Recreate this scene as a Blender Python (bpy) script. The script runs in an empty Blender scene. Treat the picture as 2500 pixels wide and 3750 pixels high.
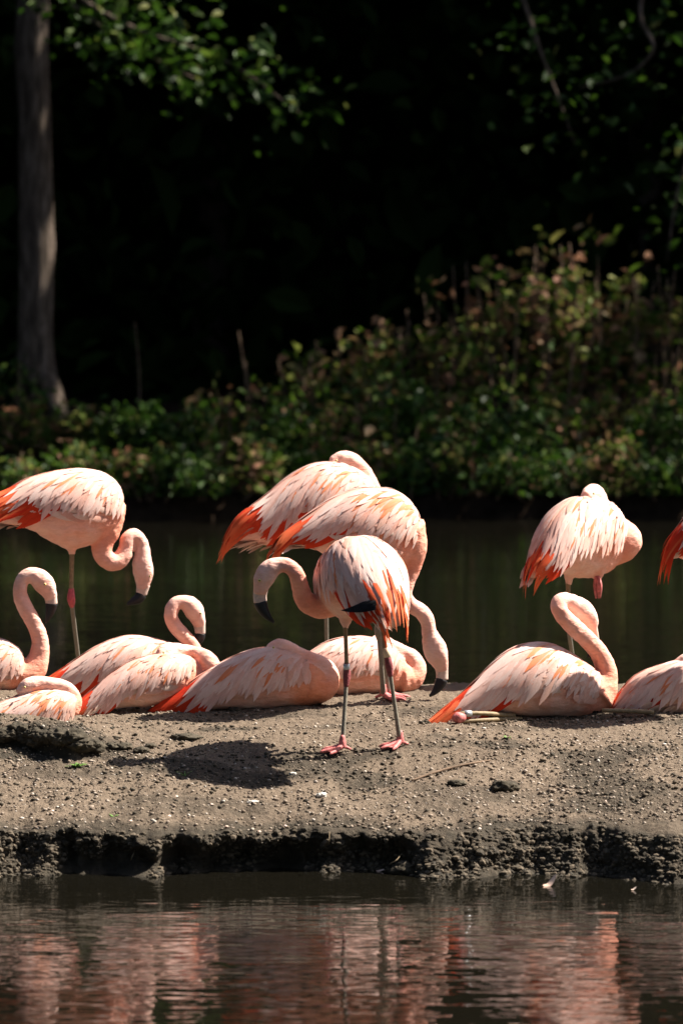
import bpy, bmesh, math, random
import numpy as np
from mathutils import Vector

rng = np.random.default_rng(7)
random.seed(7)
S = bpy.context.scene
COL = S.collection

# ------------------------------------------------------------------ camera, sky, sun, exposure
W0, H0 = 2500.0, 3750.0          # pixel grid of the photograph
FPX = 13839.0                    # focal length in those pixels
HORIZON = 1145.0
CAM_Z = 1.86
PITCH = math.atan((H0 / 2 - HORIZON) / FPX)

cam_d = bpy.data.cameras.new('camera')
cam = bpy.data.objects.new('camera', cam_d)
COL.objects.link(cam)
cam.location = (0, 0, CAM_Z)
cam.rotation_euler = (math.pi / 2 - PITCH, 0, 0)
cam_d.sensor_fit = 'HORIZONTAL'
cam_d.sensor_width = 24.0
cam_d.lens = FPX * 24.0 / W0
cam_d.clip_start = 0.1
cam_d.clip_end = 600
cam_d.dof.use_dof = True
cam_d.dof.focus_distance = 13.8
cam_d.dof.aperture_fstop = 3.6
S.camera = cam

SUN_EL = math.radians(51)
SUN_AZ = math.radians(75)        # clockwise from +Y (away from camera) towards +X (right)
TO_SUN = Vector((math.sin(SUN_AZ) * math.cos(SUN_EL), math.cos(SUN_AZ) * math.cos(SUN_EL), math.sin(SUN_EL)))
world = bpy.data.worlds.new('World')
S.world = world
world.use_nodes = True
wn = world.node_tree
bg = wn.nodes['Background']
sky = wn.nodes.new('ShaderNodeTexSky')
sky.sky_type = 'NISHITA'
sky.sun_disc = False
sky.sun_elevation = SUN_EL
sky.sun_rotation = SUN_AZ
sky.air_density = .8
sky.dust_density = 2.0
sky.ozone_density = .6
wn.links.new(sky.outputs[0], bg.inputs[0])
bg.inputs[1].default_value = 0.05

sun_d = bpy.data.lights.new('sun', 'SUN')
sun_d.energy = 5.0
sun_d.angle = math.radians(0.5)
sun_d.color = (1.0, 0.92, 0.82)
sun = bpy.data.objects.new('sun', sun_d)
COL.objects.link(sun)
sun.rotation_euler = (-TO_SUN).to_track_quat('-Z', 'Y').to_euler()
sun.location = (12, 18, 30)

S.view_settings.view_transform = 'Standard'
S.view_settings.look = 'None'
S.view_settings.exposure = 1.6
S.view_settings.gamma = 1.0
S.render.engine = 'CYCLES'
S.cycles.max_bounces = 6
S.cycles.diffuse_bounces = 3
S.cycles.transmission_bounces = 3
S.cycles.use_denoising = True


def PX(px, py, d):
    """world point seen at photo pixel (px,py) on the vertical plane y = d"""
    X = (px - W0 / 2) / FPX
    v = -(py - H0 / 2) / FPX
    c, s = math.cos(PITCH), math.sin(PITCH)
    dy, dz = c + v * s, -s + v * c
    k = d / dy
    return np.array((X * k, d, CAM_Z + dz * k))


# ------------------------------------------------------------------ numeric helpers
def _hash(ix, iy, iz):
    h = (ix * 374761393 + iy * 668265263 + iz * 2147483647 + 1013904223) & 0xFFFFFFFF
    h = ((h ^ (h >> 13)) * 1274126177) & 0xFFFFFFFF
    h = ((h ^ (h >> 16)) * 2246822519) & 0xFFFFFFFF
    return ((h >> 8) & 0xFFFF) / 65535.0 * 2 - 1


def noise(x, y, z=0.0):
    x, y, z = np.broadcast_arrays(np.asarray(x, float), np.asarray(y, float), np.asarray(z, float))
    fx, fy, fz = np.floor(x), np.floor(y), np.floor(z)
    ix, iy, iz = fx.astype(np.int64), fy.astype(np.int64), fz.astype(np.int64)
    tx, ty, tz = x - fx, y - fy, z - fz
    tx, ty, tz = [t * t * (3 - 2 * t) for t in (tx, ty, tz)]
    r = 0
    for a in (0, 1):
        for b in (0, 1):
            for c in (0, 1):
                w = (tx if a else 1 - tx) * (ty if b else 1 - ty) * (tz if c else 1 - tz)
                r = r + w * _hash(ix + a, iy + b, iz + c)
    return r


def fbm(x, y, z=0.0, o=4):
    r, a, f = 0, 1.0, 1.0
    for i in range(o):
        r = r + a * noise(np.asarray(x) * f + 17.3 * i, np.asarray(y) * f + 5.1 * i, np.asarray(z) * f + 9.7 * i)
        a *= .5
        f *= 2.03
    return r


def sst(a, b, x):
    t = np.clip((x - a) / (b - a), 0, 1)
    return t * t * (3 - 2 * t)


def cr(P, m):
    """Catmull-Rom through rows of P, m samples"""
    P = np.asarray(P, float)
    n = len(P)
    Q = np.vstack([2 * P[0] - P[1], P, 2 * P[-1] - P[-2]])
    u = np.linspace(0, n - 1, m)
    i = np.minimum(u.astype(int), n - 2)
    t = (u - i)[:, None]
    p0, p1, p2, p3 = Q[i], Q[i + 1], Q[i + 2], Q[i + 3]
    return .5 * ((2 * p1) + (-p0 + p2) * t + (2 * p0 - 5 * p1 + 4 * p2 - p3) * t * t + (-p0 + 3 * p1 - 3 * p2 + p3) * t ** 3)


def unit(v):
    v = np.asarray(v, float)
    return v / (np.linalg.norm(v, axis=-1, keepdims=True) + 1e-12)


# ------------------------------------------------------------------ mesh helpers
def mesh_np(name, V, F, smooth=True):
    """V (n,3); F (m,k) with one face size, or a list of such arrays"""
    if not isinstance(F, list):
        F = [F]
    F = [np.asarray(f, np.int32) for f in F if len(f)]
    me = bpy.data.meshes.new(name)
    V = np.asarray(V, np.float32)
    me.vertices.add(len(V))
    me.vertices.foreach_set('co', V.ravel())
    nl = sum(f.size for f in F)
    npoly = sum(len(f) for f in F)
    me.loops.add(nl)
    me.polygons.add(npoly)
    me.loops.foreach_set('vertex_index', np.concatenate([f.ravel() for f in F]))
    tot = np.concatenate([np.full(len(f), f.shape[1], np.int32) for f in F])
    st = np.concatenate([[0], np.cumsum(tot)[:-1]]).astype(np.int32)
    me.polygons.foreach_set('loop_start', st)
    try:
        me.polygons.foreach_set('loop_total', tot)
    except Exception:
        pass
    me.update(calc_edges=True)
    me.polygons.foreach_set('use_smooth', np.full(len(me.polygons), smooth, bool))
    return me


def link(name, me, mat=None, parent=None):
    o = bpy.data.objects.new(name, me)
    COL.objects.link(o)
    if mat is not None and me is not None and len(me.materials) == 0:
        me.materials.append(mat)
    if parent is not None:
        o.parent = parent
        pm = parent
        off = Vector((0, 0, 0))
        while pm is not None:
            off += pm.location
            pm = pm.parent
        o.location = -off
    return o


def thing(name, loc, label, cat, group=None):
    o = bpy.data.objects.new(name, None)
    o.empty_display_size = .05
    COL.objects.link(o)
    o.location = loc
    o['label'] = label
    o['category'] = cat
    if group:
        o['group'] = group
    return o


def tag(o, label, cat, group=None):
    o['label'] = label
    o['category'] = cat
    if group:
        o['group'] = group
    return o


def grid_faces(nr, nc, closed=False, base=0):
    i = np.arange(nr - 1)[:, None]
    j = np.arange(nc if closed else nc - 1)[None, :]
    j2 = (j + 1) % nc
    a = i * nc + j
    b = i * nc + j2
    c = (i + 1) * nc + j2
    d = (i + 1) * nc + j
    return np.stack([a, b, c, d], -1).reshape(-1, 4) + base


def tube_arrays(P, R, n=10, lat=1.0, latax=None, base=0):
    """closed tube along P with radius R; lat = lateral squash along latax"""
    P = np.asarray(P, float)
    R = np.asarray(R, float)
    T = unit(np.gradient(P, axis=0))
    up = np.array((0, 1, 0), float) if latax is None else unit(latax)
    A = up[None] - T * (T @ up)[:, None]
    bad = np.linalg.norm(A, axis=1) < .15
    A[bad] = np.cross(T[bad], (0.3, 0.1, 1.0))
    A = unit(A)
    B = np.cross(T, A)
    th = np.linspace(0, 2 * np.pi, n, endpoint=False)
    lat = np.broadcast_to(np.asarray(lat, float), R.shape)
    ring = P[:, None] + (np.cos(th)[None, :, None] * A[:, None] * lat[:, None, None] + np.sin(th)[None, :, None] * B[:, None]) * R[:, None, None]
    m = len(P)
    V = np.vstack([ring.reshape(-1, 3), P[0] - T[0] * R[0] * .35, P[-1] + T[-1] * R[-1] * .35])
    Q = grid_faces(m, n, True)
    j = np.arange(n)
    c0 = np.stack([np.full(n, m * n), (j + 1) % n, j], -1)
    c1 = np.stack([np.full(n, m * n + 1), (m - 1) * n + j, (m - 1) * n + (j + 1) % n], -1)
    return V, Q + base, np.vstack([c0, c1]) + base


class Acc:
    """collects pieces of ONE part"""
    def __init__(s):
        s.V, s.F, s.n = [], [], 0

    def add(s, V, *F):
        V = np.asarray(V, float)
        s.V.append(V)
        for f in F:
            s.F.append(np.asarray(f) + s.n)
        s.n += len(V)

    def tube(s, P, R, n=8, m=None, **k):
        P = np.asarray(P, float)
        R = np.asarray(R, float)
        if m:
            PR = cr(np.column_stack([P, R]), m)
            P, R = PR[:, :3], np.maximum(PR[:, 3], 1e-4)
        V, q, t = tube_arrays(P, R, n, **k)
        s.add(V, q, t)

    def mesh(s, name, smooth=True):
        V = np.vstack(s.V)
        q = [f for f in s.F if f.shape[1] == 4]
        t = [f for f in s.F if f.shape[1] == 3]
        F = []
        if q:
            F.append(np.vstack(q))
        if t:
            F.append(np.vstack(t))
        return mesh_np(name, V, F, smooth)


# ------------------------------------------------------------------ materials
def nmat(name):
    m = bpy.data.materials.new(name)
    m.use_nodes = True
    nt = m.node_tree
    return m, nt, nt.nodes, nt.links, nt.nodes['Principled BSDF'], nt.nodes['Material Output']


def bsdf(b, **k):
    names = {'rough': 'Roughness', 'spec': 'Specular IOR Level', 'ior': 'IOR', 'sss': 'Subsurface Weight', 'metal': 'Metallic', 'coat': 'Coat Weight'}
    for a, v in k.items():
        b.inputs[names[a]].default_value = v


def ramp(N, stops):
    r = N.new('ShaderNodeValToRGB')
    e = r.color_ramp.elements
    while len(e) > 1:
        e.remove(e[-1])
    e[0].position, e[0].color = stops[0][0], (*stops[0][1], 1)
    for p, c in stops[1:]:
        x = e.new(p)
        x.color = (*c, 1)
    return r


def mixc(N, L, fac, a, b, mode='MIX'):
    x = N.new('ShaderNodeMix')
    x.data_type = 'RGBA'
    x.blend_type = mode
    for s, v in ((x.inputs[0], fac), (x.inputs[6], a), (x.inputs[7], b)):
        if hasattr(v, 'is_linked') or hasattr(v, 'links'):
            L.new(v, s)
        elif isinstance(v, (int, float)):
            s.default_value = v
        else:
            s.default_value = (*v, 1)
    return x.outputs[2]


def tex_noise(N, L, scale, detail=4, vec=None, rough=.5):
    t = N.new('ShaderNodeTexNoise')
    t.inputs['Scale'].default_value = scale
    t.inputs['Detail'].default_value = detail
    t.inputs['Roughness'].default_value = rough
    if vec is not None:
        L.new(vec, t.inputs['Vector'])
    return t


def bump(N, L, b, height, strength, dist):
    bp = N.new('ShaderNodeBump')
    bp.inputs['Strength'].default_value = strength
    bp.inputs['Distance'].default_value = dist
    L.new(height, bp.inputs['Height'])
    L.new(bp.outputs[0], b.inputs['Normal'])
    return bp


def add_translucent(nt, N, L, b, out, col, amount):
    tr = N.new('ShaderNodeBsdfTranslucent')
    if hasattr(col, 'links'):
        L.new(col, tr.inputs[0])
    else:
        tr.inputs[0].default_value = (*col, 1)
    mx = N.new('ShaderNodeMixShader')
    mx.inputs[0].default_value = amount
    L.new(b.outputs[0], mx.inputs[1])
    L.new(tr.outputs[0], mx.inputs[2])
    L.new(mx.outputs[0], out.inputs[0])


def feather_mat(name, root, tip, dark=.82, trans=.22):
    m, nt, N, L, b, out = nmat(name)
    uv = N.new('ShaderNodeUVMap')
    sx = N.new('ShaderNodeSeparateXYZ')
    L.new(uv.outputs[0], sx.inputs[0])
    r = ramp(N, [(0.0, root), (.55, tuple((np.array(root) * .35 + np.array(tip) * .65))), (1.0, tip)])
    L.new(sx.outputs[0], r.inputs[0])
    # barbs: streaks slanting out from the shaft
    ab = N.new('ShaderNodeMath'); ab.operation = 'ABSOLUTE'
    sb = N.new('ShaderNodeMath'); sb.operation = 'SUBTRACT'; sb.inputs[1].default_value = .5
    L.new(sx.outputs[1], sb.inputs[0]); L.new(sb.outputs[0], ab.inputs[0])
    cb = N.new('ShaderNodeCombineXYZ')
    m1 = N.new('ShaderNodeMath'); m1.operation = 'MULTIPLY_ADD'; m1.inputs[1].default_value = -.35
    L.new(ab.outputs[0], m1.inputs[0]); L.new(sx.outputs[0], m1.inputs[2])
    m2 = N.new('ShaderNodeMath'); m2.operation = 'MULTIPLY'; m2.inputs[1].default_value = 34
    L.new(m1.outputs[0], m2.inputs[0])
    L.new(m2.outputs[0], cb.inputs[0]); L.new(ab.outputs[0], cb.inputs[1])
    oi = N.new('ShaderNodeObjectInfo')
    L.new(oi.outputs['Random'], cb.inputs[2])
    tn = tex_noise(N, L, 1.6, 3, cb.outputs[0])
    var = ramp(N, [(.3, (dark, dark * .97, dark * .95)), (.65, (1, 1, 1))])
    L.new(tn.outputs[0], var.inputs[0])
    c1 = mixc(N, L, 1.0, r.outputs[0], var.outputs[0], 'MULTIPLY')
    rv = ramp(N, [(0, (.88, .80, .77)), (.5, (1, .97, .95)), (1, (1, 1, 1))])
    L.new(oi.outputs['Random'], rv.inputs[0])
    c2 = mixc(N, L, 1.0, c1, rv.outputs[0], 'MULTIPLY')
    L.new(c2, b.inputs['Base Color'])
    bsdf(b, rough=.75, spec=.2)
    bump(N, L, b, tn.outputs[0], .25, .002)
    add_translucent(nt, N, L, b, out, c2, trans)
    return m


F_PALE = feather_mat('pale_feather', (.88, .46, .35), (.90, .66, .59))
F_WHITE = feather_mat('white_feather', (.89, .56, .47), (.92, .74, .68))
F_PEACH = feather_mat('peach_feather', (.86, .48, .37), (.87, .58, .48))
F_ORANGE = feather_mat('orange_feather', (.87, .42, .28), (.87, .29, .12))
F_RED = feather_mat('scarlet_feather', (.74, .035, .012), (.80, .075, .02))
F_TAIL = feather_mat('tail_feather', (.80, .07, .02), (.88, .22, .08))
F_BLACK = feather_mat('black_feather', (.008, .008, .009), (.01, .01, .011), trans=.0)
F_DOWN = feather_mat('downy_feather', (.80, .58, .46), (.87, .73, .64))


def body_mat():
    m, nt, N, L, b, out = nmat('flamingo_plumage')
    at = N.new('ShaderNodeAttribute')
    at.attribute_name = 'Col'
    tc = N.new('ShaderNodeTexCoord')
    mp = N.new('ShaderNodeMapping')
    mp.inputs['Scale'].default_value = (45, 45, 110)
    L.new(tc.outputs['Object'], mp.inputs[0])
    n1 = tex_noise(N, L, 1.0, 5, mp.outputs[0], .6)
    n2 = tex_noise(N, L, 14, 3, tc.outputs['Object'])
    r = ramp(N, [(.3, (.86, .80, .76)), (.6, (1, 1, 1))])
    L.new(n1.outputs[0], r.inputs[0])
    c = mixc(N, L, .7, at.outputs['Color'], r.outputs[0], 'MULTIPLY')
    r2 = ramp(N, [(.32, (.96, .78, .70)), (.66, (1, 1.03, 1.04))])
    L.new(n2.outputs[0], r2.inputs[0])
    c = mixc(N, L, .8, c, r2.outputs[0], 'MULTIPLY')
    L.new(c, b.inputs['Base Color'])
    bsdf(b, rough=.8, spec=.15, sss=.15)
    b.inputs['Subsurface Radius'].default_value = (.012, .006, .004)
    b.inputs['Subsurface Scale'].default_value = 1.0
    bump(N, L, b, n1.outputs[0], .6, .007)
    return m


M_BODY = body_mat()


def simple(name, c, rough=.6, spec=.3, var=.25, scale=60, metal=0, bmp=0.0):
    m, nt, N, L, b, out = nmat(name)
    tc = N.new('ShaderNodeTexCoord')
    t = tex_noise(N, L, scale, 4, tc.outputs['Object'])
    c = np.array(c)
    r = ramp(N, [(.3, tuple(c * (1 - var))), (.7, tuple(np.minimum(c * (1 + var), .95)))])
    L.new(t.outputs[0], r.inputs[0])
    L.new(r.outputs[0], b.inputs['Base Color'])
    bsdf(b, rough=rough, spec=spec, metal=metal)
    if bmp:
        bump(N, L, b, t.outputs[0], bmp, .004)
    return m


M_BILL = simple('bill_horn', (.66, .50, .42), .45, .4, .15, 90)
M_BLACK = simple('black_horn', (.012, .012, .013), .38, .4, .3, 60)
M_EYE = simple('yellow_eye', (.75, .60, .22), .2, .5, .1)
M_PUPIL = simple('pupil', (.01, .01, .01), .1, .5, .1)
M_TIBIA = simple('ochre_leg_skin', (.24, .175, .095), .6, .3, .25, 80, bmp=.3)
M_TARSUS = simple('grey_leg_skin', (.21, .19, .15), .6, .3, .2, 120, bmp=.3)
M_ANKLE = simple('crimson_joint_skin', (.50, .09, .11), .55, .3, .35, 120, bmp=.5)
M_ANKLE2 = simple('maroon_joint_skin', (.22, .055, .06), .6, .3, .35, 120, bmp=.5)
M_FOOT = simple('pink_foot_skin', (.50, .15, .14), .55, .3, .4, 70, bmp=.5)
M_BAND = simple('grey_metal_band', (.55, .58, .60), .35, .5, .1, 60, metal=.7)
M_BAND2 = simple('beige_plastic_band', (.70, .56, .38), .5, .4, .06, 40)


def earth_mat(name, wet=False):
    m, nt, N, L, b, out = nmat(name)
    geo = N.new('ShaderNodeNewGeometry')
    at = N.new('ShaderNodeAttribute')
    at.attribute_name = 'Wet'
    n1 = tex_noise(N, L, 3.1, 6, geo.outputs['Position'], .62)
    n2 = tex_noise(N, L, 55, 6, geo.outputs['Position'], .7)
    n3 = tex_noise(N, L, 170, 3, geo.outputs['Position'], .7)
    r1 = ramp(N, [(.25, (.118, .086, .058)), (.5, (.166, .124, .086)), (.75, (.216, .165, .117))])
    L.new(n2.outputs[0], r1.inputs[0])
    r2 = ramp(N, [(.28, (.42, .40, .38)), (.50, (1, 1, 1))])
    L.new(n1.outputs[0], r2.inputs[0])
    c = mixc(N, L, .55, r1.outputs[0], r2.outputs[0], 'MULTIPLY')
    r3 = ramp(N, [(.32, (.22, .20, .18)), (.46, (.88, .88, .88)), (.62, (1, 1, 1)), (.74, (1.5, 1.45, 1.4))])
    L.new(n3.outputs[0], r3.inputs[0])
    c = mixc(N, L, .8, c, r3.outputs[0], 'MULTIPLY')
    rw = ramp(N, [(.25, (.014, .011, .007)), (.6, (.036, .029, .018)), (.8, (.085, .068, .044))])  # dark soil colours; they also stand for shade on the bank face
    L.new(n2.outputs[0], rw.inputs[0])
    c = mixc(N, L, at.outputs['Fac'], c, rw.outputs[0])
    L.new(c, b.inputs['Base Color'])
    bsdf(b, rough=.85, spec=.25)
    ad = N.new('ShaderNodeMath'); ad.operation = 'MULTIPLY_ADD'; ad.inputs[1].default_value = .5
    L.new(n3.outputs[0], ad.inputs[0]); L.new(n2.outputs[0], ad.inputs[2])
    bump(N, L, b, ad.outputs[0], .9, .012)
    return m


M_EARTH = earth_mat('mud_and_sand')


def island_mat(name, stops, rough=.8, trans=0.0, spec=.25):
    """colour chosen per loose piece (leaf, pebble)"""
    m, nt, N, L, b, out = nmat(name)
    g = N.new('ShaderNodeNewGeometry')
    r = ramp(N, stops)
    L.new(g.outputs['Random Per Island'], r.inputs[0])
    tc = N.new('ShaderNodeTexCoord')
    t = tex_noise(N, L, 30, 3, tc.outputs['Object'])
    rr = ramp(N, [(.3, (.8, .8, .8)), (.7, (1.1, 1.1, 1.1))])
    L.new(t.outputs[0], rr.inputs[0])
    c = mixc(N, L, 1.0, r.outputs[0], rr.outputs[0], 'MULTIPLY')
    L.new(c, b.inputs['Base Color'])
    bsdf(b, rough=rough, spec=spec)
    if trans:
        add_translucent(nt, N, L, b, out, c, trans)
    return m


M_PEBBLE = island_mat('pebbles', [(0, (.11, .08, .06)), (.35, (.19, .145, .105)), (.75, (.26, .205, .155)), (.94, (.38, .32, .26)), (1, (.52, .47, .41))])
M_CLOD = island_mat('mud_clods', [(0, (.025, .020, .013)), (.5, (.055, .044, .029)), (1, (.13, .10, .068))])
M_LEAF = island_mat('green_leaves', [(0, (.016, .042, .005)), (.4, (.030, .078, .008)), (.75, (.055, .115, .012)), (.93, (.10, .15, .022)), (1, (.19, .20, .06))], .55, .35, .3)
M_LEAF_SHADE = island_mat('dark_leaves', [(0, (.004, .010, .002)), (.6, (.009, .021, .004)), (1, (.018, .036, .007))], .8, .12, .02)  # leaf greens again, the deep shade of the wood put into the colour
M_LEAFB = island_mat('mixed_dry_leaves', [(0, (.035, .08, .008)), (.3, (.09, .15, .018)), (.5, (.20, .23, .05)), (.65, (.17, .12, .05)), (.85, (.26, .12, .07)), (1, (.42, .30, .17))], .65, .4, .2)
M_STEM = simple('brown_stems', (.15, .10, .065), .8, .2, .35, 30)


def bark_mat():
    m, nt, N, L, b, out = nmat('tree_bark')
    tc = N.new('ShaderNodeTexCoord')
    mp = N.new('ShaderNodeMapping')
    mp.inputs['Scale'].default_value = (16, 16, 2.2)
    L.new(tc.outputs['Object'], mp.inputs[0])
    t = tex_noise(N, L, 1.6, 6, mp.outputs[0], .65)
    r = ramp(N, [(.3, (.03, .023, .017)), (.5, (.085, .064, .048)), (.68, (.21, .165, .13))])
    L.new(t.outputs[0], r.inputs[0])
    L.new(r.outputs[0], b.inputs['Base Color'])
    bsdf(b, rough=.9, spec=.15)
    bump(N, L, b, t.outputs[0], 1.0, .04)
    return m


M_BARK = bark_mat()


def water_mat():
    m, nt, N, L, b, out = nmat('pond_water')
    b.inputs['Base Color'].default_value = (.005, .0045, .003, 1)
    bsdf(b, rough=.03, spec=.5, ior=1.333)
    geo = N.new('ShaderNodeNewGeometry')

    def layer(sx, sy, scale, detail):
        mp = N.new('ShaderNodeMapping')
        mp.inputs['Scale'].default_value = (sx, sy, 1)
        L.new(geo.outputs['Position'], mp.inputs[0])
        return tex_noise(N, L, scale, detail, mp.outputs[0], .55).outputs[0]
    a = layer(.45, 1.0, 7.0, 3)
    c = layer(.30, 1.0, 24.0, 1)
    big = layer(.3, 1.0, .9, 2)
    s1 = N.new('ShaderNodeMath'); s1.operation = 'MULTIPLY_ADD'; s1.inputs[1].default_value = .35
    L.new(c, s1.inputs[0]); L.new(a, s1.inputs[2])
    s2 = N.new('ShaderNodeMath'); s2.operation = 'MULTIPLY'
    rb = ramp(N, [(.3, (.35, .35, .35)), (.65, (1, 1, 1))])
    L.new(big, rb.inputs[0])
    L.new(s1.outputs[0], s2.inputs[0]); L.new(rb.outputs[0], s2.inputs[1])
    bump(N, L, b, s2.outputs[0], .38, .012)
    return m


M_WATER = water_mat()

# ------------------------------------------------------------------ the mud island
LIP = 12.55


def lip_y(x):
    x = np.asarray(x, float)
    return LIP + .085 * noise(x * 1.9, 3.3) + .055 * noise(x * 5.1, 8.1) + .036 * noise(x * 13, 1.2) + .014 * noise(x * 31, 4.2) - .12 * sst(.7, 1.15, x) + .02


_S = np.array([-.2, 0, .10, .30, .55, .75, 1.05, 1.35, 1.45, 1.85, 2.2, 2.5, 2.9, 3.3, 3.8])
_Z = np.array([.10, .145, .172, .212, .268, .312, .350, .366, .375, .398, .396, .37, .24, .0, -.25])


def ground(x, y, fine=True):
    x = np.asarray(x, float)
    y = np.asarray(y, float)
    s = y - LIP - (lip_y(x) - LIP) * np.clip(1 - (y - LIP) / 1.0, 0, 1)
    z = np.interp(s, _S, _Z)
    # the eroded ledge at the left: the ground in front of it lies lower
    edge = 13.36 + .05 * noise(x * 5, 2.2) + .02 * noise(x * 15, 7.7) - .16 * sst(-1.15, -.92, x) + .12 * sst(-.93, -.76, x)
    z = z + .075 * sst(-.03, .03, y - edge) * sst(.55, .12, y - edge) * sst(-.76, -.98, x)
    z = z + (.020 * noise(x * 3.7, 4.6) + .012 * noise(x * 11, 6.6)) * sst(.22, .0, s)
    if fine:
        z = z + .010 * fbm(x * 2.3, y * 2.3, 1.0, 3) + .0045 * fbm(x * 14, y * 14, 2.0, 3)
        l = noise(x * 9, y * 9, 4.4)
        z = z + .012 * sst(.55, .9, l) + .0055 * np.abs(noise(x * 38, y * 45, 6)) + .0035 * noise(x * 80, y * 95, 8)
    z = z - .6 * sst(4.2, 6.0, np.abs(x))
    return z


FACE = []


def build_island():
    xs = np.concatenate([np.linspace(-6.5, -1.65, 60, endpoint=False), np.arange(-1.65, 1.65, .0062), np.linspace(1.65, 6.5, 60)])
    st = np.concatenate([np.linspace(3.8, 1.9, 50, endpoint=False), np.arange(1.9, .0, -.0068)])
    ly = lip_y(xs)
    rows = []
    for s in st:
        y = LIP + s + (ly - LIP) * np.clip(1 - s / 1.0, 0, 1)
        rows.append(np.column_stack([xs, y, ground(xs, y)]))
    top = rows[-1]
    zt = top[:, 2]
    # overhanging broken face down into the water
    slope = np.clip(.22 + .25 * noise(xs * 7.7, 2.9) + .9 * sst(.62, .85, xs) + .8 * sst(-.88, -1.0, xs) + .9 * sst(.25, .6, noise(xs * 3.1, 9.2)), 0, 1)
    prof = [(-.010, .97), (-.016, .90), (-.012, .82), (.006, .72), (.035, .62), (.06, .52), (.075, .42), (.078, .32), (.07, .22), (.05, .12), (.03, .04), (.0, -.05), (-.04, -.3), (-.09, -.9)]
    pro2 = [(-.015, .95), (-.035, .86), (-.05, .76), (-.062, .66), (-.075, .55), (-.09, .45), (-.10, .35), (-.11, .25), (-.12, .16), (-.13, .09), (-.15, .03), (-.17, -.05), (-.2, -.3), (-.25, -.9)]
    nf = 64
    pr, pr2 = cr(prof, nf), cr(pro2, nf)
    for k in range(nf):
        o = pr[k, 0] * (1 - slope) + pr2[k, 0] * slope
        h = pr[k, 1] * (1 - slope) + pr2[k, 1] * slope
        z = zt * h
        y = ly + o
        a = min(1, k / 9)
        wx = xs + .03 * noise(xs * 9, z * 9, 3.1)
        wz = z + .03 * noise(xs * 8, z * 11, 7.1)
        p, q = .8 * wx + .6 * wz, -.6 * wx + .8 * wz
        lump = noise(p * 13, q * 13, 1.5) + .7 * noise(q * 31 + 3, p * 31, 5.5) + .45 * np.abs(noise(p * 66, q * 66, 2.5)) + .3 * noise(q * 130, p * 130, 8)
        dis = .028 * lump + .05 * fbm(xs * 2.6, z * 3, 3.5, 2)
        y = y - a * dis
        z = z + a * (.012 * fbm(xs * 16, z * 16, 7.7, 3))
        rows.append(np.column_stack([xs, y, z]))
    FACE.append(np.vstack(rows[-nf:]))
    V = np.vstack(rows)
    me = mesh_np('mud_island', V, grid_faces(len(rows), len(xs)))
    # damp, algae-dark soil by the water and in patches; bank-face shade painted in too
    x, y, z = V.T
    s = y - np.tile(ly, len(rows))
    w = sst(.10, -.01, s + .05 * fbm(x * 5, y * 5, 3, 3)) * .85  # lip darkened by algae, the face below by painted shade
    w = np.maximum(w, sst(.16, .02, z) * .95)
    w = np.maximum(w, .75 * sst(.42, .75, fbm(x * 2.1 + 3, y * 3.6, 9, 4)) )
    w = np.maximum(w, .5 * sst(.25, .8, fbm(x * 3.1 + 8, y * 5.2, 4, 4) + .45 * sst(.75, .1, s)))
    led = np.exp(-((x + 1.05) / .28) ** 2 - ((y - 13.28) / .16) ** 2)
    w = np.maximum(w, .95 * sst(.35, .8, led + .25 * fbm(x * 8, y * 8, 5, 3)))
    w = np.clip(w + .12 * fbm(x * 30, y * 30, 2, 2) * (w > .05), 0, 1)
    att = me.attributes.new('Wet', 'FLOAT', 'POINT')
    att.data.foreach_set('value', w.astype(np.float32))
    o = link('mud_island_ground', me, M_EARTH)
    o['kind'] = 'structure'
    return o


ISLAND = build_island()

# water and pond bed
wat = link('water', mesh_np('water', np.array([(-120, -20, 0), (120, -20, 0), (120, 40, 0), (-120, 40, 0)], float), np.array([[0, 1, 2, 3]])), M_WATER)
wat['kind'] = 'structure'


# loose stones: one icosahedron-like pebble reshaped many times
def pebbles(n, xr, yr, rr, seed, bury=.35, dens=None):
    g = np.random.default_rng(seed)
    bm = bmesh.new()
    bmesh.ops.create_icosphere(bm, subdivisions=1, radius=1)
    v0 = np.array([v.co[:] for v in bm.verts])
    f0 = np.array([[v.index for v in f.verts] for f in bm.faces])
    bm.free()
    x = g.uniform(*xr, n)
    y = g.uniform(*yr, n)
    y = np.maximum(y, lip_y(x) + .01)
    if dens is not None:
        k = g.random(n) < dens(x, y)
        x, y = x[k], y[k]
        n = len(x)
    z = ground(x, y)
    r = rr[0] * (rr[1] / rr[0]) ** (g.random(n) ** 2.2)
    sc = np.column_stack([r * g.uniform(.8, 1.4, n), r * g.uniform(.8, 1.3, n), r * g.uniform(.5, .85, n)])
    a = g.uniform(0, 6.28, n)
    jit = 1 + g.uniform(-.22, .22, (n, len(v0), 1))
    P = v0[None] * jit * sc[:, None]
    c, s = np.cos(a)[:, None], np.sin(a)[:, None]
    Q = np.stack([P[..., 0] * c - P[..., 1] * s, P[..., 0] * s + P[..., 1] * c, P[..., 2]], -1)
    Q += np.column_stack([x, y, z + sc[:, 2] * (1 - bury * 2)])[:, None]
    F = f0[None] + (np.arange(n) * len(v0))[:, None, None]
    return Q.reshape(-1, 3), F.reshape(-1, 3)


def gdens(x, y):
    return np.clip(.55 + .6 * fbm(x * 1.6, y * 2.2, 12, 3) + .35 * sst(13.6, 12.9, y), .08, 1)


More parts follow.
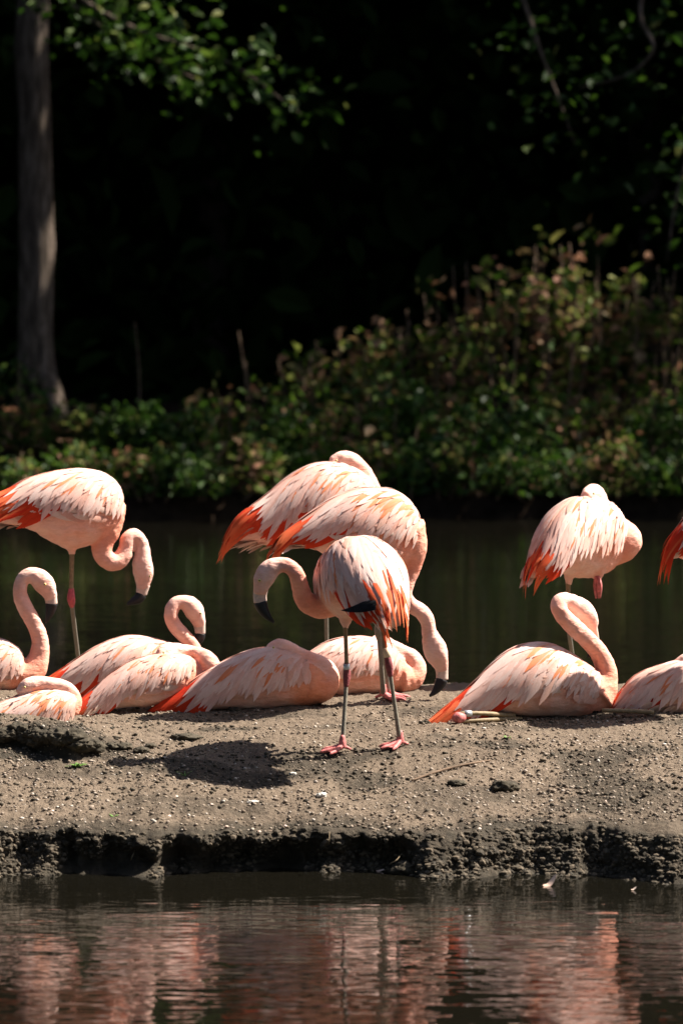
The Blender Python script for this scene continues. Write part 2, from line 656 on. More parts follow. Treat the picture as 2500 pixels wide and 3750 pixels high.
V, F = pebbles(27000, (-1.75, 1.75), (12.5, 14.3), (.0020, .0078), 3, dens=gdens)
o = link('gravel', mesh_np('gravel', V, F), M_PEBBLE, ISLAND)
o['kind'] = 'stuff'
V, F = pebbles(11000, (-1.75, 1.75), (12.5, 14.2), (.0028, .0095), 5, bury=.3, dens=lambda x, y: np.clip(.35 + .8 * fbm(x * 2.1 + 3, y * 3.6, 9, 4), .06, 1))
o = link('soil_crumbs', mesh_np('soil_crumbs', V, F), M_CLOD, ISLAND)
o['kind'] = 'stuff'


# crumbs of soil clinging to the broken bank face
g = np.random.default_rng(8)
Q = FACE[0]
Q = Q[(np.abs(Q[:, 0]) < 1.7) & (Q[:, 2] > -.01)]
Q = Q[g.integers(0, len(Q), 9000)]
Q = Q[noise(Q[:, 0] * 6, Q[:, 2] * 9, 3.3) + .5 * noise(Q[:, 0] * 21, Q[:, 2] * 21, 1.3) > -.25]
bm = bmesh.new()
bmesh.ops.create_icosphere(bm, subdivisions=1, radius=1)
v0 = np.array([v.co[:] for v in bm.verts])
f0 = np.array([[v.index for v in f.verts] for f in bm.faces])
bm.free()
r = (.0035 * (.013 / .0035) ** (g.random(len(Q)) ** 2.0))[:, None, None]
V = v0[None] * (1 + g.uniform(-.3, .3, (len(Q), len(v0), 1))) * r * np.array((1.1, 1, .85)) + Q[:, None]
F = f0[None] + (np.arange(len(Q)) * len(v0))[:, None, None]
o = link('bank_crumbs', mesh_np('bank_crumbs', V.reshape(-1, 3), F.reshape(-1, 3), False), M_CLOD, ISLAND)
o['kind'] = 'stuff'


# ------------------------------------------------------------------ flamingos
def c1(x, y): return x / 1.8447, 1650 + y / 1.8447
def c2(x, y): return 800 + x / 1.7422, 1600 + y / 1.7422
def c3(x, y): return 1500 + x / 1.568, 1700 + y / 1.568


SCL = {c1: 1.8447, c2: 1.7422, c3: 1.568}


def feather(path, nrm, wid, mat, parent, name='feather', camber=.10, roundness=.5):
    """one feather: a curved, cambered blade with shaft, 6 x 3 vertices"""
    P = np.asarray(path)
    N = np.asarray(nrm)
    m = len(P)
    s = np.linspace(0, 1, m)
    prof = np.interp(s, [0, .18, .42, .68, .87, 1], [.35, .8, 1, .88, .34 + .5 * roundness, .05])
    T = unit(np.gradient(P, axis=0))
    B = unit(np.cross(N, T))
    w = (wid * prof)[:, None]
    V = np.concatenate([P + B * w - N * w * camber, P + N * w * .10, P - B * w - N * w * camber])
    i = np.arange(m - 1)
    F = np.vstack([np.stack([i, i + 1, m + i + 1, m + i], -1), np.stack([m + i, m + i + 1, 2 * m + i + 1, 2 * m + i], -1)])
    me = mesh_np(name, V, F)
    uv = np.column_stack([np.tile(s, 3), np.repeat([0, .5, 1.0], m)])
    lay = me.uv_layers.new(name='UVMap')
    li = np.zeros(len(me.loops), np.int32)
    me.loops.foreach_get('vertex_index', li)
    lay.data.foreach_set('uv', uv[li].astype(np.float32).ravel())
    return link(name, me, mat, parent)


class Bird:
    def __init__(s, label, cf, d, secs, neck, wratio=.72, wabs=None, seed=0, yaw=0.0):
        s.g = np.random.default_rng(seed + 100)
        s.cf, s.d, s.k = cf, d, 1 / SCL[cf] / FPX
        s.ty = math.tan(math.radians(yaw))
        s.xm = np.mean([(q[0] + q[2]) / 2 for q in secs])
        rows = []
        for q in secs:
            xt, yt, xb, yb = q[:4]
            dd = s.dep((xt + xb) / 2, q[4] if len(q) > 4 else 0)
            t, b = PX(*cf(xt, yt), dd), PX(*cf(xb, yb), dd)
            h = np.linalg.norm(t - b) / 2
            rows.append(np.concatenate([t, b, [q[5] if len(q) > 5 else (wabs or h * wratio)]]))
        rows = np.array(rows)
        # round the breast off in front
        m0, m1 = (rows[0, :3] + rows[0, 3:6]) / 2, (rows[1, :3] + rows[1, 3:6]) / 2
        hv = (rows[0, :3] - rows[0, 3:6]) / 2
        fr = []
        for e, q in ((.30, .45), (.20, .80)):
            c0 = m0 + unit(m0 - m1) * np.linalg.norm(hv) * e
            fr.append(np.concatenate([c0 + hv * q, c0 - hv * q, [rows[0, 6] * q]]))
        if wabs:
            h = np.linalg.norm(rows[:, :3] - rows[:, 3:6], axis=1) / 2
            rows[:, 6] = np.minimum(rows[:, 6], wabs * np.sqrt(h / h.max()))
        s.nt, s.na = 49, 73
        Rb = cr(np.vstack([fr, rows]), s.nt + 8)
        R = cr(rows, s.nt)
        s.C = (R[:, :3] + R[:, 3:6]) / 2
        U = (R[:, :3] - R[:, 3:6]) / 2
        T = unit(np.gradient(s.C, axis=0))
        Sd = unit(np.cross(T, U))
        s.T, s.U, s.Sd, s.wd = T, U, Sd, np.maximum(R[:, 6], .003)
        base = s.C.mean(0)
        gz = float(ground(base[0], base[1]))
        s.root = thing('flamingo', (base[0], base[1], gz), label, 'flamingo', 'flamingos on the mud island')
        # trunk surface grid: angle 0 = along the back, +-pi = belly
        a = np.linspace(-np.pi, np.pi, s.na)
        s.ang = a
        s.P = s.C[:, None] + U[:, None] * np.cos(a)[None, :, None] + (Sd * s.wd[:, None])[:, None] * np.sin(a)[None, :, None]
        s.Cb = (Rb[:, :3] + Rb[:, 3:6]) / 2
        Ub = (Rb[:, :3] - Rb[:, 3:6]) / 2
        s.Tb = unit(np.gradient(s.Cb, axis=0))
        Sb = unit(np.cross(s.Tb, Ub)) * np.maximum(Rb[:, 6], .003)[:, None]
        s.Pb = s.Cb[:, None] + Ub[:, None] * np.cos(a)[None, :, None] + Sb[:, None] * np.sin(a)[None, :, None]
        # wing surface: as trunk but hanging straight below the widest point
        am = np.radians(98)
        ac = np.clip(a, -am, am)
        Pw = s.C[:, None] + U[:, None] * np.cos(ac)[None, :, None] + (Sd * s.wd[:, None])[:, None] * np.sin(ac)[None, :, None]
        ex = np.abs(a) - np.abs(ac)
        Pw = Pw - U[:, None] * ex[None, :, None] * .9
        s.Pw = Pw
        s.Pt = np.gradient(Pw, axis=0) * (s.nt - 1)
        s.Pa = np.gradient(Pw, axis=1) / (a[1] - a[0])
        s.N = unit(np.cross(s.Pa, s.Pt))
        out = Pw - s.C[:, None]
        sg = np.sign((s.N * out).sum(-1, keepdims=True))
        sg[sg == 0] = 1
        s.N = s.N * np.sign(np.median(sg))
        s.len = np.linalg.norm(np.diff(s.C, axis=0), axis=1).sum()
        # neck + head
        pts, rad = [], []
        for q in neck:
            dd = s.dep(q[0], q[3] if len(q) > 3 else 0)
            pts.append(PX(*cf(q[0], q[1]), dd))
            rad.append(q[2] * s.k * dd)
        s.NK = cr(np.column_stack([pts, rad]), max(40, 7 * len(pts)))
        s.NK[:, 3] = np.maximum(s.NK[:, 3], .006)
        s.thighs = []

    def dep(s, x, dd=0.0):
        return s.d + dd + s.ty * (x - s.xm) * s.k * s.d

    def samp(s, G, t, a):
        ft = min(max(t, 0), 1) * (s.nt - 1)
        fa = (min(max(a, -np.pi), np.pi) + np.pi) / (2 * np.pi) * (s.na - 1)
        i, j = min(int(ft), s.nt - 2), min(int(fa), s.na - 2)
        x, y = ft - i, fa - j
        return (G[i, j] * (1 - x) + G[i + 1, j] * x) * (1 - y) + (G[i, j + 1] * (1 - x) + G[i + 1, j + 1] * x) * y

    def thigh(s, pts):
        """list of (x, y, r, dd) in crop pixels: the feathered upper leg, fused with the body"""
        p = np.array([np.append(PX(*s.cf(q[0], q[1]), s.dep(q[0], q[3] if len(q) > 3 else 0)), q[2] * s.k * s.d) for q in pts])
        s.thighs.append(cr(p, 14))

    def body(s, chest=(.83, .38, .27), flank=(.84, .48, .37), belly=(.85, .57, .47), neckc=(.87, .52, .43), head=(.89, .60, .52)):
        A = Acc()
        V = s.Pb[:, :-1].reshape(-1, 3)
        n = s.na - 1
        V = np.vstack([V, s.Cb[0] - s.Tb[0] * .012, s.Cb[-1]])
        j = np.arange(n)
        m = len(s.Pb)
        A.add(V, grid_faces(m, n, True), np.vstack([np.stack([np.full(n, m * n), (j + 1) % n, j], -1), np.stack([np.full(n, m * n + 1), (m - 1) * n + j, (m - 1) * n + (j + 1) % n], -1)]))
        L = len(s.NK)
        sq = np.interp(np.arange(L) / L, [0, .7, .9, 1], [1, 1, .82, .8])
        A.tube(s.NK[:, :3], s.NK[:, 3], 18, lat=sq)
        for t in s.thighs:
            A.tube(t[:, :3], t[:, 3], 14)
        me = A.mesh('body')
        tmp = bpy.data.objects.new('body', me)
        COL.objects.link(tmp)
        bmx = bmesh.new(); bmx.from_mesh(me)
        bmesh.ops.recalc_face_normals(bmx, faces=bmx.faces)
        bmx.to_mesh(me); bmx.free()
        md = tmp.modifiers.new('r', 'REMESH')
        md.mode = 'VOXEL'
        md.voxel_size = .0058
        sm = tmp.modifiers.new('s', 'SMOOTH')
        sm.iterations = 5
        sm.factor = .5
        dg = bpy.context.evaluated_depsgraph_get()
        nm = bpy.data.meshes.new_from_object(tmp.evaluated_get(dg))
        bpy.data.objects.remove(tmp)
        nv = len(nm.vertices)
        co = np.zeros(nv * 3, np.float32)
        nm.vertices.foreach_get('co', co)
        co = co.reshape(-1, 3).astype(float)
        # plumage colours by place on the bird
        sub = s.NK[::2]
        dist = np.linalg.norm(co[:, None] - sub[None, :, :3], axis=2) / (sub[None, :, 3] + .004)
        k = dist.argmin(1)
        dm = dist.min(1)
        u = k / (len(sub) - 1)
        cst = s.C[::3]
        ti = np.linalg.norm(co[:, None] - cst[None], axis=2).argmin(1)
        tt = ti / (len(cst) - 1)
        hgt = ((co - cst[ti]) * unit(s.U[::3])[ti]).sum(1) / (np.linalg.norm(s.U[::3], axis=1)[ti] + 1e-6)
        ch, fl, be, nc, hd = [np.array(c) for c in (chest, flank, belly, neckc, head)]
        c = fl[None] + (ch - fl)[None] * sst(.42, .02, tt)[:, None]
        c = c + (be - c) * (sst(-.1, -.9, hgt) * sst(.05, .35, tt))[:, None] * .8
        nk = ch[None] + (nc - ch)[None] * sst(.05, .42, u)[:, None]
        nk = nk + (hd - nk) * sst(.5, .8, u)[:, None]
        wgt = sst(1.45, 1.05, dm)[:, None]
        c = c + (nk - c) * wgt
        at = nm.attributes.new('Col', 'FLOAT_COLOR', 'POINT')
        at.data.foreach_set('color', np.column_stack([c, np.ones(nv)]).astype(np.float32).ravel())
        # ruffled contour feathers: slight relief on the trunk
        nrm = np.zeros(nv * 3, np.float32)
        nm.vertices.foreach_get('normal', nrm)
        nrm = nrm.reshape(-1, 3)
        r = .0035 * fbm(co[:, 0] * 16, co[:, 1] * 16, co[:, 2] * 38, 3) * (1 - .85 * wgt[:, 0])
        r = r + .0017 * fbm(co[:, 0] * 42, co[:, 1] * 42, co[:, 2] * 55, 3)
        nm.vertices.foreach_set('co', (co + nrm * r[:, None]).astype(np.float32).ravel())
        nm.materials.clear()
        nm.materials.append(M_BODY)
        nm.polygons.foreach_set('use_smooth', np.ones(len(nm.polygons), bool))
        nm.update()
        link('body', nm, None, s.root)

    def path(s, t, a, beta, L, lift=(.003, .016), n=7, droop=0.0):
        """walk over the wing surface from (t, angle) heading back, turned down by beta"""
        sg = 1 if a >= 0 else -1
        pts, nr = [], []
        ds = L / (n - 1)
        p = None
        for k in range(n):
            off = lift[0] + (lift[1] - lift[0]) * (k / (n - 1))
            if t < 1 and abs(a) < np.pi * .98:
                q = s.samp(s.Pw, t, a)
                N = unit(s.samp(s.N, t, a))
                pt, pa = s.samp(s.Pt, t, a), s.samp(s.Pa, t, a) * sg
                D = unit(unit(pt) * math.cos(beta) + unit(pa) * math.sin(beta))
                p = q + N * off
                t += ds * math.cos(beta) / (np.linalg.norm(pt) + 1e-6)
                a += sg * ds * math.sin(beta) / max(np.linalg.norm(pa), .02)
                last = p
            else:
                D = unit(D + np.array((0, 0, -droop)))
                p = last + D * ds
                last = p
            pts.append(p)
            nr.append(N)
        P = np.array(pts)
        # soften kinks
        P[1:-1] = P[1:-1] * .5 + (P[:-2] + P[2:]) * .25
        return P, np.array(nr)

    def wing(s, side, dens=1.0, t0=.05, t1=.80, droop=1.0, orange=.25, red=1.0, size=1.0, white=.3, amax=74, tr_=.60):
        g = s.g
        # folded wing: a thin shell over the flank that the feathers grow from
        ia = [j for j in range(s.na) if 0 <= side * s.ang[j] <= math.radians(amax + 12)]
        it = [i for i in range(s.nt) if t0 <= i / (s.nt - 1) <= .9]
        G = s.Pw[np.ix_(it, ia)] + s.N[np.ix_(it, ia)] * .0022
        nr, nc = G.shape[:2]
        Gi = s.Pw[np.ix_(it, ia)] - s.N[np.ix_(it, ia)] * .004
        V = np.vstack([G.reshape(-1, 3), Gi.reshape(-1, 3)])
        f1 = grid_faces(nr, nc)
        F = [f1, f1[:, ::-1] + nr * nc]
        rim = [r * nc for r in range(nr)], [r * nc + nc - 1 for r in range(nr)], list(range(nc)), [(nr - 1) * nc + c for c in range(nc)]
        for e in rim:
            e = np.array(e)
            F.append(np.stack([e[:-1], e[1:], e[1:] + nr * nc, e[:-1] + nr * nc], -1))
        me = mesh_np('wing', V, np.vstack(F))
        lay = me.uv_layers.new(name='UVMap')
        lay.data.foreach_set('uv', np.full(len(me.loops) * 2, .5, np.float32))
        wg = link('wing', me, F_PEACH, s.root)
        rd = math.radians
        sc = size * s.len / .62
        # scarlet under-layer (tertials) showing behind and below
        nred = int(16 * red * dens)
        for i in range(nred):
            f = (i + g.uniform(0, .8)) / nred
            a = side * rd(26 + 62 * f)
            P, N = s.path(.66 - .16 * f + g.uniform(-.03, .03), a, rd(12 + 26 * f) * droop, sc * g.uniform(.17, .24), (.003, .006), droop=.12)
            feather(P, N, sc * .017, F_RED, wg)
        # rows of pale feathers from the rear forwards, as shingles
        rows = 11
        for r in range(rows):
            u = r / (rows - 1)                       # 0 rear .. 1 shoulder
            t = tr_ + (t0 + .03 - tr_) * u
            amx = rd(amax) * (1.0 - .25 * (1 - u))
            n = max(3, int(round((12.5 + 4 * u) * dens)))
            for i in range(n):
                f = (i + .5 + g.uniform(-.35, .35)) / n
                a = side * (rd(3) + amx * f)
                Lg = sc * (.205 - .145 * u ** .8) * (.74 if (u < .35 and f > .5) else 1) * g.uniform(.85, 1.2) * (1 - .15 * f * u)
                wd = sc * (.0140 - .0042 * u) * g.uniform(.85, 1.2) / max(dens, .6) ** .6
                be = rd((12 + 70 * f ** .75) * (1 - .28 * (1 - u))) * droop + rd(g.uniform(-7, 7))
                x = g.random()
                po = orange * math.exp(-((f - .42) / .3) ** 2) * math.exp(-((u - .55) / .3) ** 2) * .95
                if x < po:
                    mt = F_ORANGE
                    wd *= .62
                elif x < po + white:
                    mt = F_WHITE
                elif x > 1.25 - .75 * u:
                    mt = F_PEACH
                else:
                    mt = F_PALE
                lf = .0055 + .005 * (1 - u) + g.uniform(-.002, .003)
                P, N = s.path(t + g.uniform(-.025, .025), a, be, Lg, (.003 + .002 * u, lf), droop=.06)
                feather(P, N, wd, mt, wg, roundness=.12 + .3 * u)
        return wg

    def tail(s, n=11, L=(.13, .20), spread=75, t=.80, mat=None, wid=.011, droop=.10, sags=0.0):
        g = s.g
        sc = s.len / .62
        mt = mat or F_TAIL
        # the short tail itself, a tapering wedge the plumes are set in
        i0 = int(.86 * (s.nt - 1))
        A = Acc()
        V = (s.C[i0:, None] + (s.P[i0:, :-1] - s.C[i0:, None]) * 1.01).reshape(-1, 3)
        nn = s.na - 1
        mm = s.nt - i0
        jj = np.arange(nn)
        V = np.vstack([V, s.C[i0], s.C[-1] + s.T[-1] * .012])
        A.add(V, grid_faces(mm, nn, True), np.vstack([np.stack([np.full(nn, mm * nn), (jj + 1) % nn, jj], -1), np.stack([np.full(nn, mm * nn + 1), (mm - 1) * nn + jj, (mm - 1) * nn + (jj + 1) % nn], -1)]))
        me = A.mesh('tail')
        lay = me.uv_layers.new(name='UVMap')
        lay.data.foreach_set('uv', np.full(len(me.loops) * 2, .5, np.float32))
        tl = link('tail', me, F_DOWN, s.root)
        n = int(n * 1.6)
        for i in range(n):
            f = (i + .5) / n * 2 - 1
            a = math.radians(spread) * f + g.uniform(-.1, .1)
            P, N = s.path(t + g.uniform(-.05, .04), a, math.radians(6 + 14 * abs(f) + g.uniform(-11, 11)), sc * g.uniform(L[0] * .85, L[1] * 1.08), (.005, .010 + g.uniform(-.002, .010)), droop=droop + sags * g.uniform(.3, 1.6) + g.uniform(-.03, .05))
            m_ = mt if g.random() > .16 else (F_RED if mt is F_TAIL else F_TAIL)
            feather(P, N, sc * wid * g.uniform(.55, .95), m_, tl, roundness=.1)
        return tl

    def fluff(s, spots, mat=None, L=.05, wid=.011, n=5):
        """loose down under the tail and at the thighs; spots = (t, angle_deg)"""
        g = s.g
        for (t, a) in spots:
            for i in range(n):
                aa = math.radians(a + g.uniform(-12, 12))
                # follow the trunk, not the wing
                tt = t + g.uniform(-.05, .05)
                q = s.samp(s.P, tt, aa)
                N = unit(q - s.samp(s.C[:, None].repeat(s.na, 1), tt, aa))
                D = unit(unit(s.samp(s.Pt, tt, aa)) + N * g.uniform(.1, .45) + g.normal(0, .12, 3))
                Lk = L * g.uniform(.7, 1.3)
                P = np.array([q + D * Lk * k / 6 + N * .004 - np.array((0, 0, .1)) * Lk * (k / 6) ** 2 for k in range(7)])
                feather(P, np.tile(N, (7, 1)), wid * g.uniform(.8, 1.2), mat or F_DOWN, s.root, 'down_feather', roundness=.2)

    def flank(s, side, n=12, tr=(.16, .6), ar=(78, 112)):
        """soft contour feathers folded over the lower edge of the wing"""
        g = s.g
        sc = s.len / .62
        for i in range(n):
            f = (i + g.uniform(.2, .8)) / n
            t = tr[0] + (tr[1] - tr[0]) * (1 - f) * g.uniform(.9, 1.0)
            a = side * math.radians(ar[0] + (ar[1] - ar[0]) * g.random())
            P, N = s.path(t, a, math.radians(g.uniform(-14, 10)), sc * g.uniform(.07, .12), (.000, .007))
            feather(P, N, sc * g.uniform(.011, .016), F_PEACH if g.random() < .7 else F_DOWN, s.root, 'flank_feather', roundness=.5)

    def bill(s, pts, split, eye=None, eyeb=.8):
        """pts (x,y,r[,dd]) base -> tip; black from index split"""
        p = np.array([np.append(PX(*s.cf(q[0], q[1]), s.dep(q[0], q[3] if len(q) > 3 else 0)), q[2] * s.k * s.d) for q in pts])
        a, b = cr(p[:split + 1], 10), cr(p[split:], 14)
        A = Acc(); A.tube(a[:, :3], a[:, 3], 14, lat=.62)
        bl = link('bill', A.mesh('bill'), M_BILL, s.root)
        b[:, 3] = np.maximum(b[:, 3], .0015)
        A = Acc(); A.tube(b[:, :3], b[:, 3] * 1.02, 14, lat=.62)
        link('bill_tip', A.mesh('bill_tip'), M_BLACK, bl)
        if eye:
            s.eye(*eye)

    def eye(s, x, y, depth, both=True, r=.0056):
        depth *= 1.02
        """depth = lateral distance of the eye from the head's centre line (m)"""
        for sd in ((-1, 1) if both else (-1,)):
            c = PX(*s.cf(x, y), s.dep(x, s.hd if hasattr(s, 'hd') else 0)) + np.array((0, sd * depth, 0))
            for nm, rr, mt, off in (('eye', r, M_EYE, 0), ('pupil', r * .55, M_PUPIL, r * .72)):
                bm = bmesh.new()
                bmesh.ops.create_uvsphere(bm, u_segments=12, v_segments=8, radius=rr)
                me = bpy.data.meshes.new(nm)
                bm.to_mesh(me); bm.free()
                me.polygons.foreach_set('use_smooth', np.ones(len(me.polygons), bool))
                me.materials.append(mt)
                co = np.zeros(len(me.vertices) * 3, np.float32)
                me.vertices.foreach_get('co', co)
                me.vertices.foreach_set('co', (co.reshape(-1, 3) + c + np.array((0, sd * off, 0))).astype(np.float32).ravel())
                if nm == 'eye':
                    e = link(nm, me, None, s.root)
                else:
                    link(nm, me, None, e)

    def leg(s, up, ankle, foot, fdir, r=(.0105, .0095), dd=0.0, ankle_mat=None, band=None, toes=(.085, .075), tib=None):
        """up, ankle, foot: crop pixels; the foot is put where that ray meets the ground"""
        d = s.dep(up[0], dd)
        a, b = PX(*s.cf(*up), d), PX(*s.cf(*ankle), d)
        if foot[1] is not None:
            best = None
            for q in np.arange(d - .35, d + .5, .01):
                w = PX(*s.cf(*foot), q)
                e = abs(w[2] - float(ground(w[0], w[1], False)))
                if best is None or e < best[0]:
                    best = (e, w)
            w = best[1]
        else:
            w = PX(*s.cf(foot[0], 1000), d)
        w[2] = float(ground(w[0], w[1]))
        A = Acc()
        A.tube([a, a * .5 + b * .5, b], [r[0], r[0] * .85, r[0] * .95], 10, 14)
        lg = link('leg', A.mesh('leg'), tib or M_TIBIA, s.root)
        A = Acc()
        f = w + np.array((0, 0, .018))
        A.tube([b, b * .9 + f * .1, b * .5 + f * .5, f], [r[1] * 1.15, r[1], r[1] * .92, r[1] * 1.15], 10, 16)
        link('shank', A.mesh('shank'), M_TARSUS, lg)
        A = Acc()
        ax = unit(a - b)
        bx = unit(b - f)
        A.tube([b + ax * .040, b + ax * .022, b, b - bx * .022, b - bx * .045], [r[0] * 1.0, r[0] * 1.3, r[0] * 1.55, r[0] * 1.4, r[1] * 1.04], 12, 14)
        link('ankle', A.mesh('ankle'), ankle_mat or M_ANKLE, lg)
        # webbed foot: three long toes, web, short hind toe
        A = Acc()
        z0 = w[2]
        fa = math.radians(fdir)
        tips = []
        for off, ln in ((-34, toes[1]), (0, toes[0]), (34, toes[1])):
            q = fa + math.radians(off)
            tip = w + np.array((math.cos(q) * ln, math.sin(q) * ln, 0))
            pts = []
            for k, h in ((0, .026), (.3, .017), (.55, .011), (.8, .009), (1, .005)):
                pp = w + (tip - w) * k
                pp[2] = float(ground(pp[0], pp[1], False)) * .4 + .6 * z0 + h
                if k == 0:
                    pp[2] = z0 + .026
                pts.append(pp)
            tips.append(pts)
            A.tube(pts, [.0115, .009, .0085, .007, .003], 8, 12, latax=(0, 0, 1))
        for i in (0, 1):
            p, q = tips[i], tips[i + 1]
            rows = []
            for k in range(4):
                mid = (p[k] + q[k]) / 2 * (1.0) + 0
                if k == 3:
                    mid = mid * .8 + w * .2
                    mid[2] = (p[k][2] + q[k][2]) / 2
                rows += [p[k], mid - np.array((0, 0, .002)), q[k]]
            Vw = np.array(rows)
            n_ = len(Vw)
            A.add(np.vstack([Vw + (0, 0, .0015), Vw - (0, 0, .002)]), grid_faces(4, 3), grid_faces(4, 3)[:, ::-1] + n_)
        hb = w - np.array((math.cos(fa), math.sin(fa), 0)) * .032
        A.tube([w + (0, 0, .024), hb + (0, 0, .010)], [.008, .004], 7, 6)
        A.tube([w + (0, 0, .060), w + (0, 0, .035), w + (0, 0, .016)], [r[1] * .98, .0135, .014], 10, 8)
        link('foot', A.mesh('foot'), M_FOOT, lg)
        if band:
            k, mt, hh = band
            p = a + (b - a) * k
            A = Acc()
            A.tube([p + ax * hh, p - ax * hh], [r[0] * 1.35, r[0] * 1.35], 16)
            link('leg_band', A.mesh('leg_band'), mt, lg)
        return lg


# ---- A: standing at the left, neck in an S, bill lowered
b = Bird('flamingo standing on one leg with S-curved neck and lowered bill, tail cut by frame edge', c1, 14.9,
         [(822, 335, 800, 480, 0, .05), (790, 232, 710, 590), (690, 150, 590, 640), (545, 125, 480, 668), (380, 140, 365, 628), (200, 190, 235, 548), (70, 262, 90, 500), (-80, 330, -70, 480), (-170, 385, -170, 445)],
         [(730, 440, 115), (715, 540, 100), (690, 630, 75), (695, 705, 66), (745, 750, 64), (812, 735, 60), (850, 665, 54), (862, 600, 50), (905, 572, 46), (948, 610, 46), (962, 690, 54), (962, 770, 70), (968, 840, 68), (965, 900, 50), (955, 940, 36)], seed=1, yaw=24)
b.thigh([(490, 560, 90), (485, 640, 42), (487, 700, 22)])
b.body()
b.wing(-1, orange=.2, tr_=.54, red=1.2, amax=68); b.wing(1, .55, orange=.2)
b.tail(18, (.14, .2), t=.70, spread=95); b.flank(1, 6); b.flank(-1, 12); b.fluff([(.72, 175), (.8, 165), (.85, -170)])
b.bill([(968, 905, 48), (960, 945, 42), (955, 972, 38), (935, 1000, 36), (900, 1020, 26), (858, 1040, 8)], 2, (1012, 845, .030))
b.leg((487, 660), (480, 1000), (560, 1700), 10)

# ---- B: sitting at the left edge, neck raised
b = Bird('sitting flamingo at the left frame edge with raised neck and black bill pointing down', c1, 14.5,
         [(170, 1420, 150, 1600), (110, 1330, 90, 1640), (0, 1275, 0, 1655), (-200, 1255, -200, 1660), (-420, 1330, -420, 1630), (-600, 1450, -600, 1590), (-720, 1530, -720, 1590)],
         [(130, 1540, 110), (205, 1500, 100), (258, 1410, 76), (272, 1310, 60), (245, 1200, 55), (185, 1090, 55), (140, 990, 52), (140, 900, 47), (185, 845, 50), (250, 855, 66), (300, 905, 70), (335, 965, 52), (345, 1005, 40)], seed=2, yaw=15)
b.body()
b.wing(-1); b.wing(1, .55); b.tail(8); b.flank(-1, 12)
b.bill([(338, 975, 46), (346, 1015, 42), (348, 1036, 42), (342, 1080, 34), (325, 1130, 20), (308, 1165, 7)], 2, (308, 900, .034))

# ---- C: lying low at the left edge, neck laid over its back
b = Bird('low lying flamingo with its neck laid over its back behind the eroded ledge', c1, 13.62,
         [(520, 1655, 470, 1800), (430, 1625, 400, 1860), (260, 1625, 240, 1890), (60, 1690, 60, 1910), (-140, 1790, -140, 1920), (-300, 1870, -300, 1920)],
         [(470, 1760, 70), (500, 1700, 56), (480, 1635, 50), (420, 1592, 47), (340, 1575, 46), (260, 1572, 50), (200, 1585, 55), (155, 1610, 46), (120, 1640, 25)], wratio=.95, seed=3, yaw=22)
b.body()
b.wing(-1, orange=.5, white=.4, amax=84); b.wing(1, .55); b.tail(8); b.flank(-1, 6)
b.eye(175, 1590, .05, r=.0042)

# ---- D: sitting behind, head raised and turned down
b = Bird('sitting flamingo with looped neck, black bill resting beside a sleeping neighbour', c1, 14.42,
         [(1290, 1420, 1270, 1570), (1190, 1320, 1160, 1640), (1010, 1268, 990, 1660), (860, 1255, 840, 1660), (690, 1310, 690, 1655), (520, 1415, 540, 1645), (390, 1505, 430, 1615), (310, 1560, 335, 1605)],
         [(1250, 1500, 90), (1300, 1410, 62), (1305, 1330, 50), (1250, 1262, 50), (1190, 1195, 50), (1155, 1120, 48), (1172, 1050, 48), (1225, 1022, 46), (1285, 1050, 66), (1325, 1110, 62), (1345, 1170, 44), (1348, 1200, 34)], seed=4, yaw=20)
b.body()
b.wing(-1, white=.5); b.wing(1, .55); b.tail(9); b.flank(-1, 8)
b.bill([(1345, 1165, 44), (1350, 1210, 38), (1352, 1238, 36), (1345, 1270, 36), (1325, 1305, 24), (1298, 1332, 8)], 2, (1355, 1095, .030))

# ---- E: sleeping, head tucked on back
b = Bird('sleeping flamingo with head on its back, red tail at the eroded ledge', c1, 14.0,
         [(1340, 1430, 1330, 1600), (1250, 1388, 1210, 1705), (1090, 1378, 1060, 1728), (910, 1420, 890, 1738), (760, 1510, 775, 1748), (625, 1630, 640, 1765), (520, 1725, 525, 1790), (445, 1790, 445, 1815)],
         [(1300, 1580, 100), (1390, 1545, 82, -.03), (1430, 1480, 68, -.04), (1405, 1420, 62, -.03), (1360, 1385, 52, .01), (1310, 1365, 44, .04), (1260, 1352, 42, .05), (1190, 1346, 46, .04), (1120, 1350, 50, .02), (1075, 1372, 30)], seed=5, yaw=24)
b.body()
b.wing(-1, orange=.4, amax=56, tr_=.54, t0=.10); b.wing(1, .55); b.tail(12, (.08, .13), t=.74, mat=F_RED); b.flank(-1, 14, ar=(70, 105))
b.fluff([(.62, -120), (.7, -125)], L=.06); b.eye(1108, 1360, .036, r=.0042)

# ---- F: sleeping in the middle, neck bulging at the breast
b = Bird('shaded sleeping flamingo with bulging folded neck between the ledge and the standing birds', c2, 14.08,
         [(620, 1430, 690, 1680), (530, 1395, 560, 1718), (400, 1350, 390, 1735), (240, 1358, 210, 1740), (80, 1418, 60, 1738), (-80, 1500, -95, 1742), (-230, 1612, -240, 1758), (-360, 1708, -360, 1772), (-440, 1762, -440, 1780)],
         [(560, 1580, 130), (650, 1590, 108), (690, 1540, 86), (670, 1475, 68), (600, 1432, 56), (510, 1392, 50), (440, 1355, 54), (380, 1340, 54), (320, 1362, 34)], seed=6, yaw=14)
b.body(chest=(.80, .33, .19))
b.wing(-1, orange=.45, tr_=.50, red=1.5, amax=64, t0=.10); b.wing(1, .55); b.tail(16, (.10, .15), t=.76, mat=F_RED); b.flank(-1, 14)
b.eye(352, 1338, .04, r=.0045)

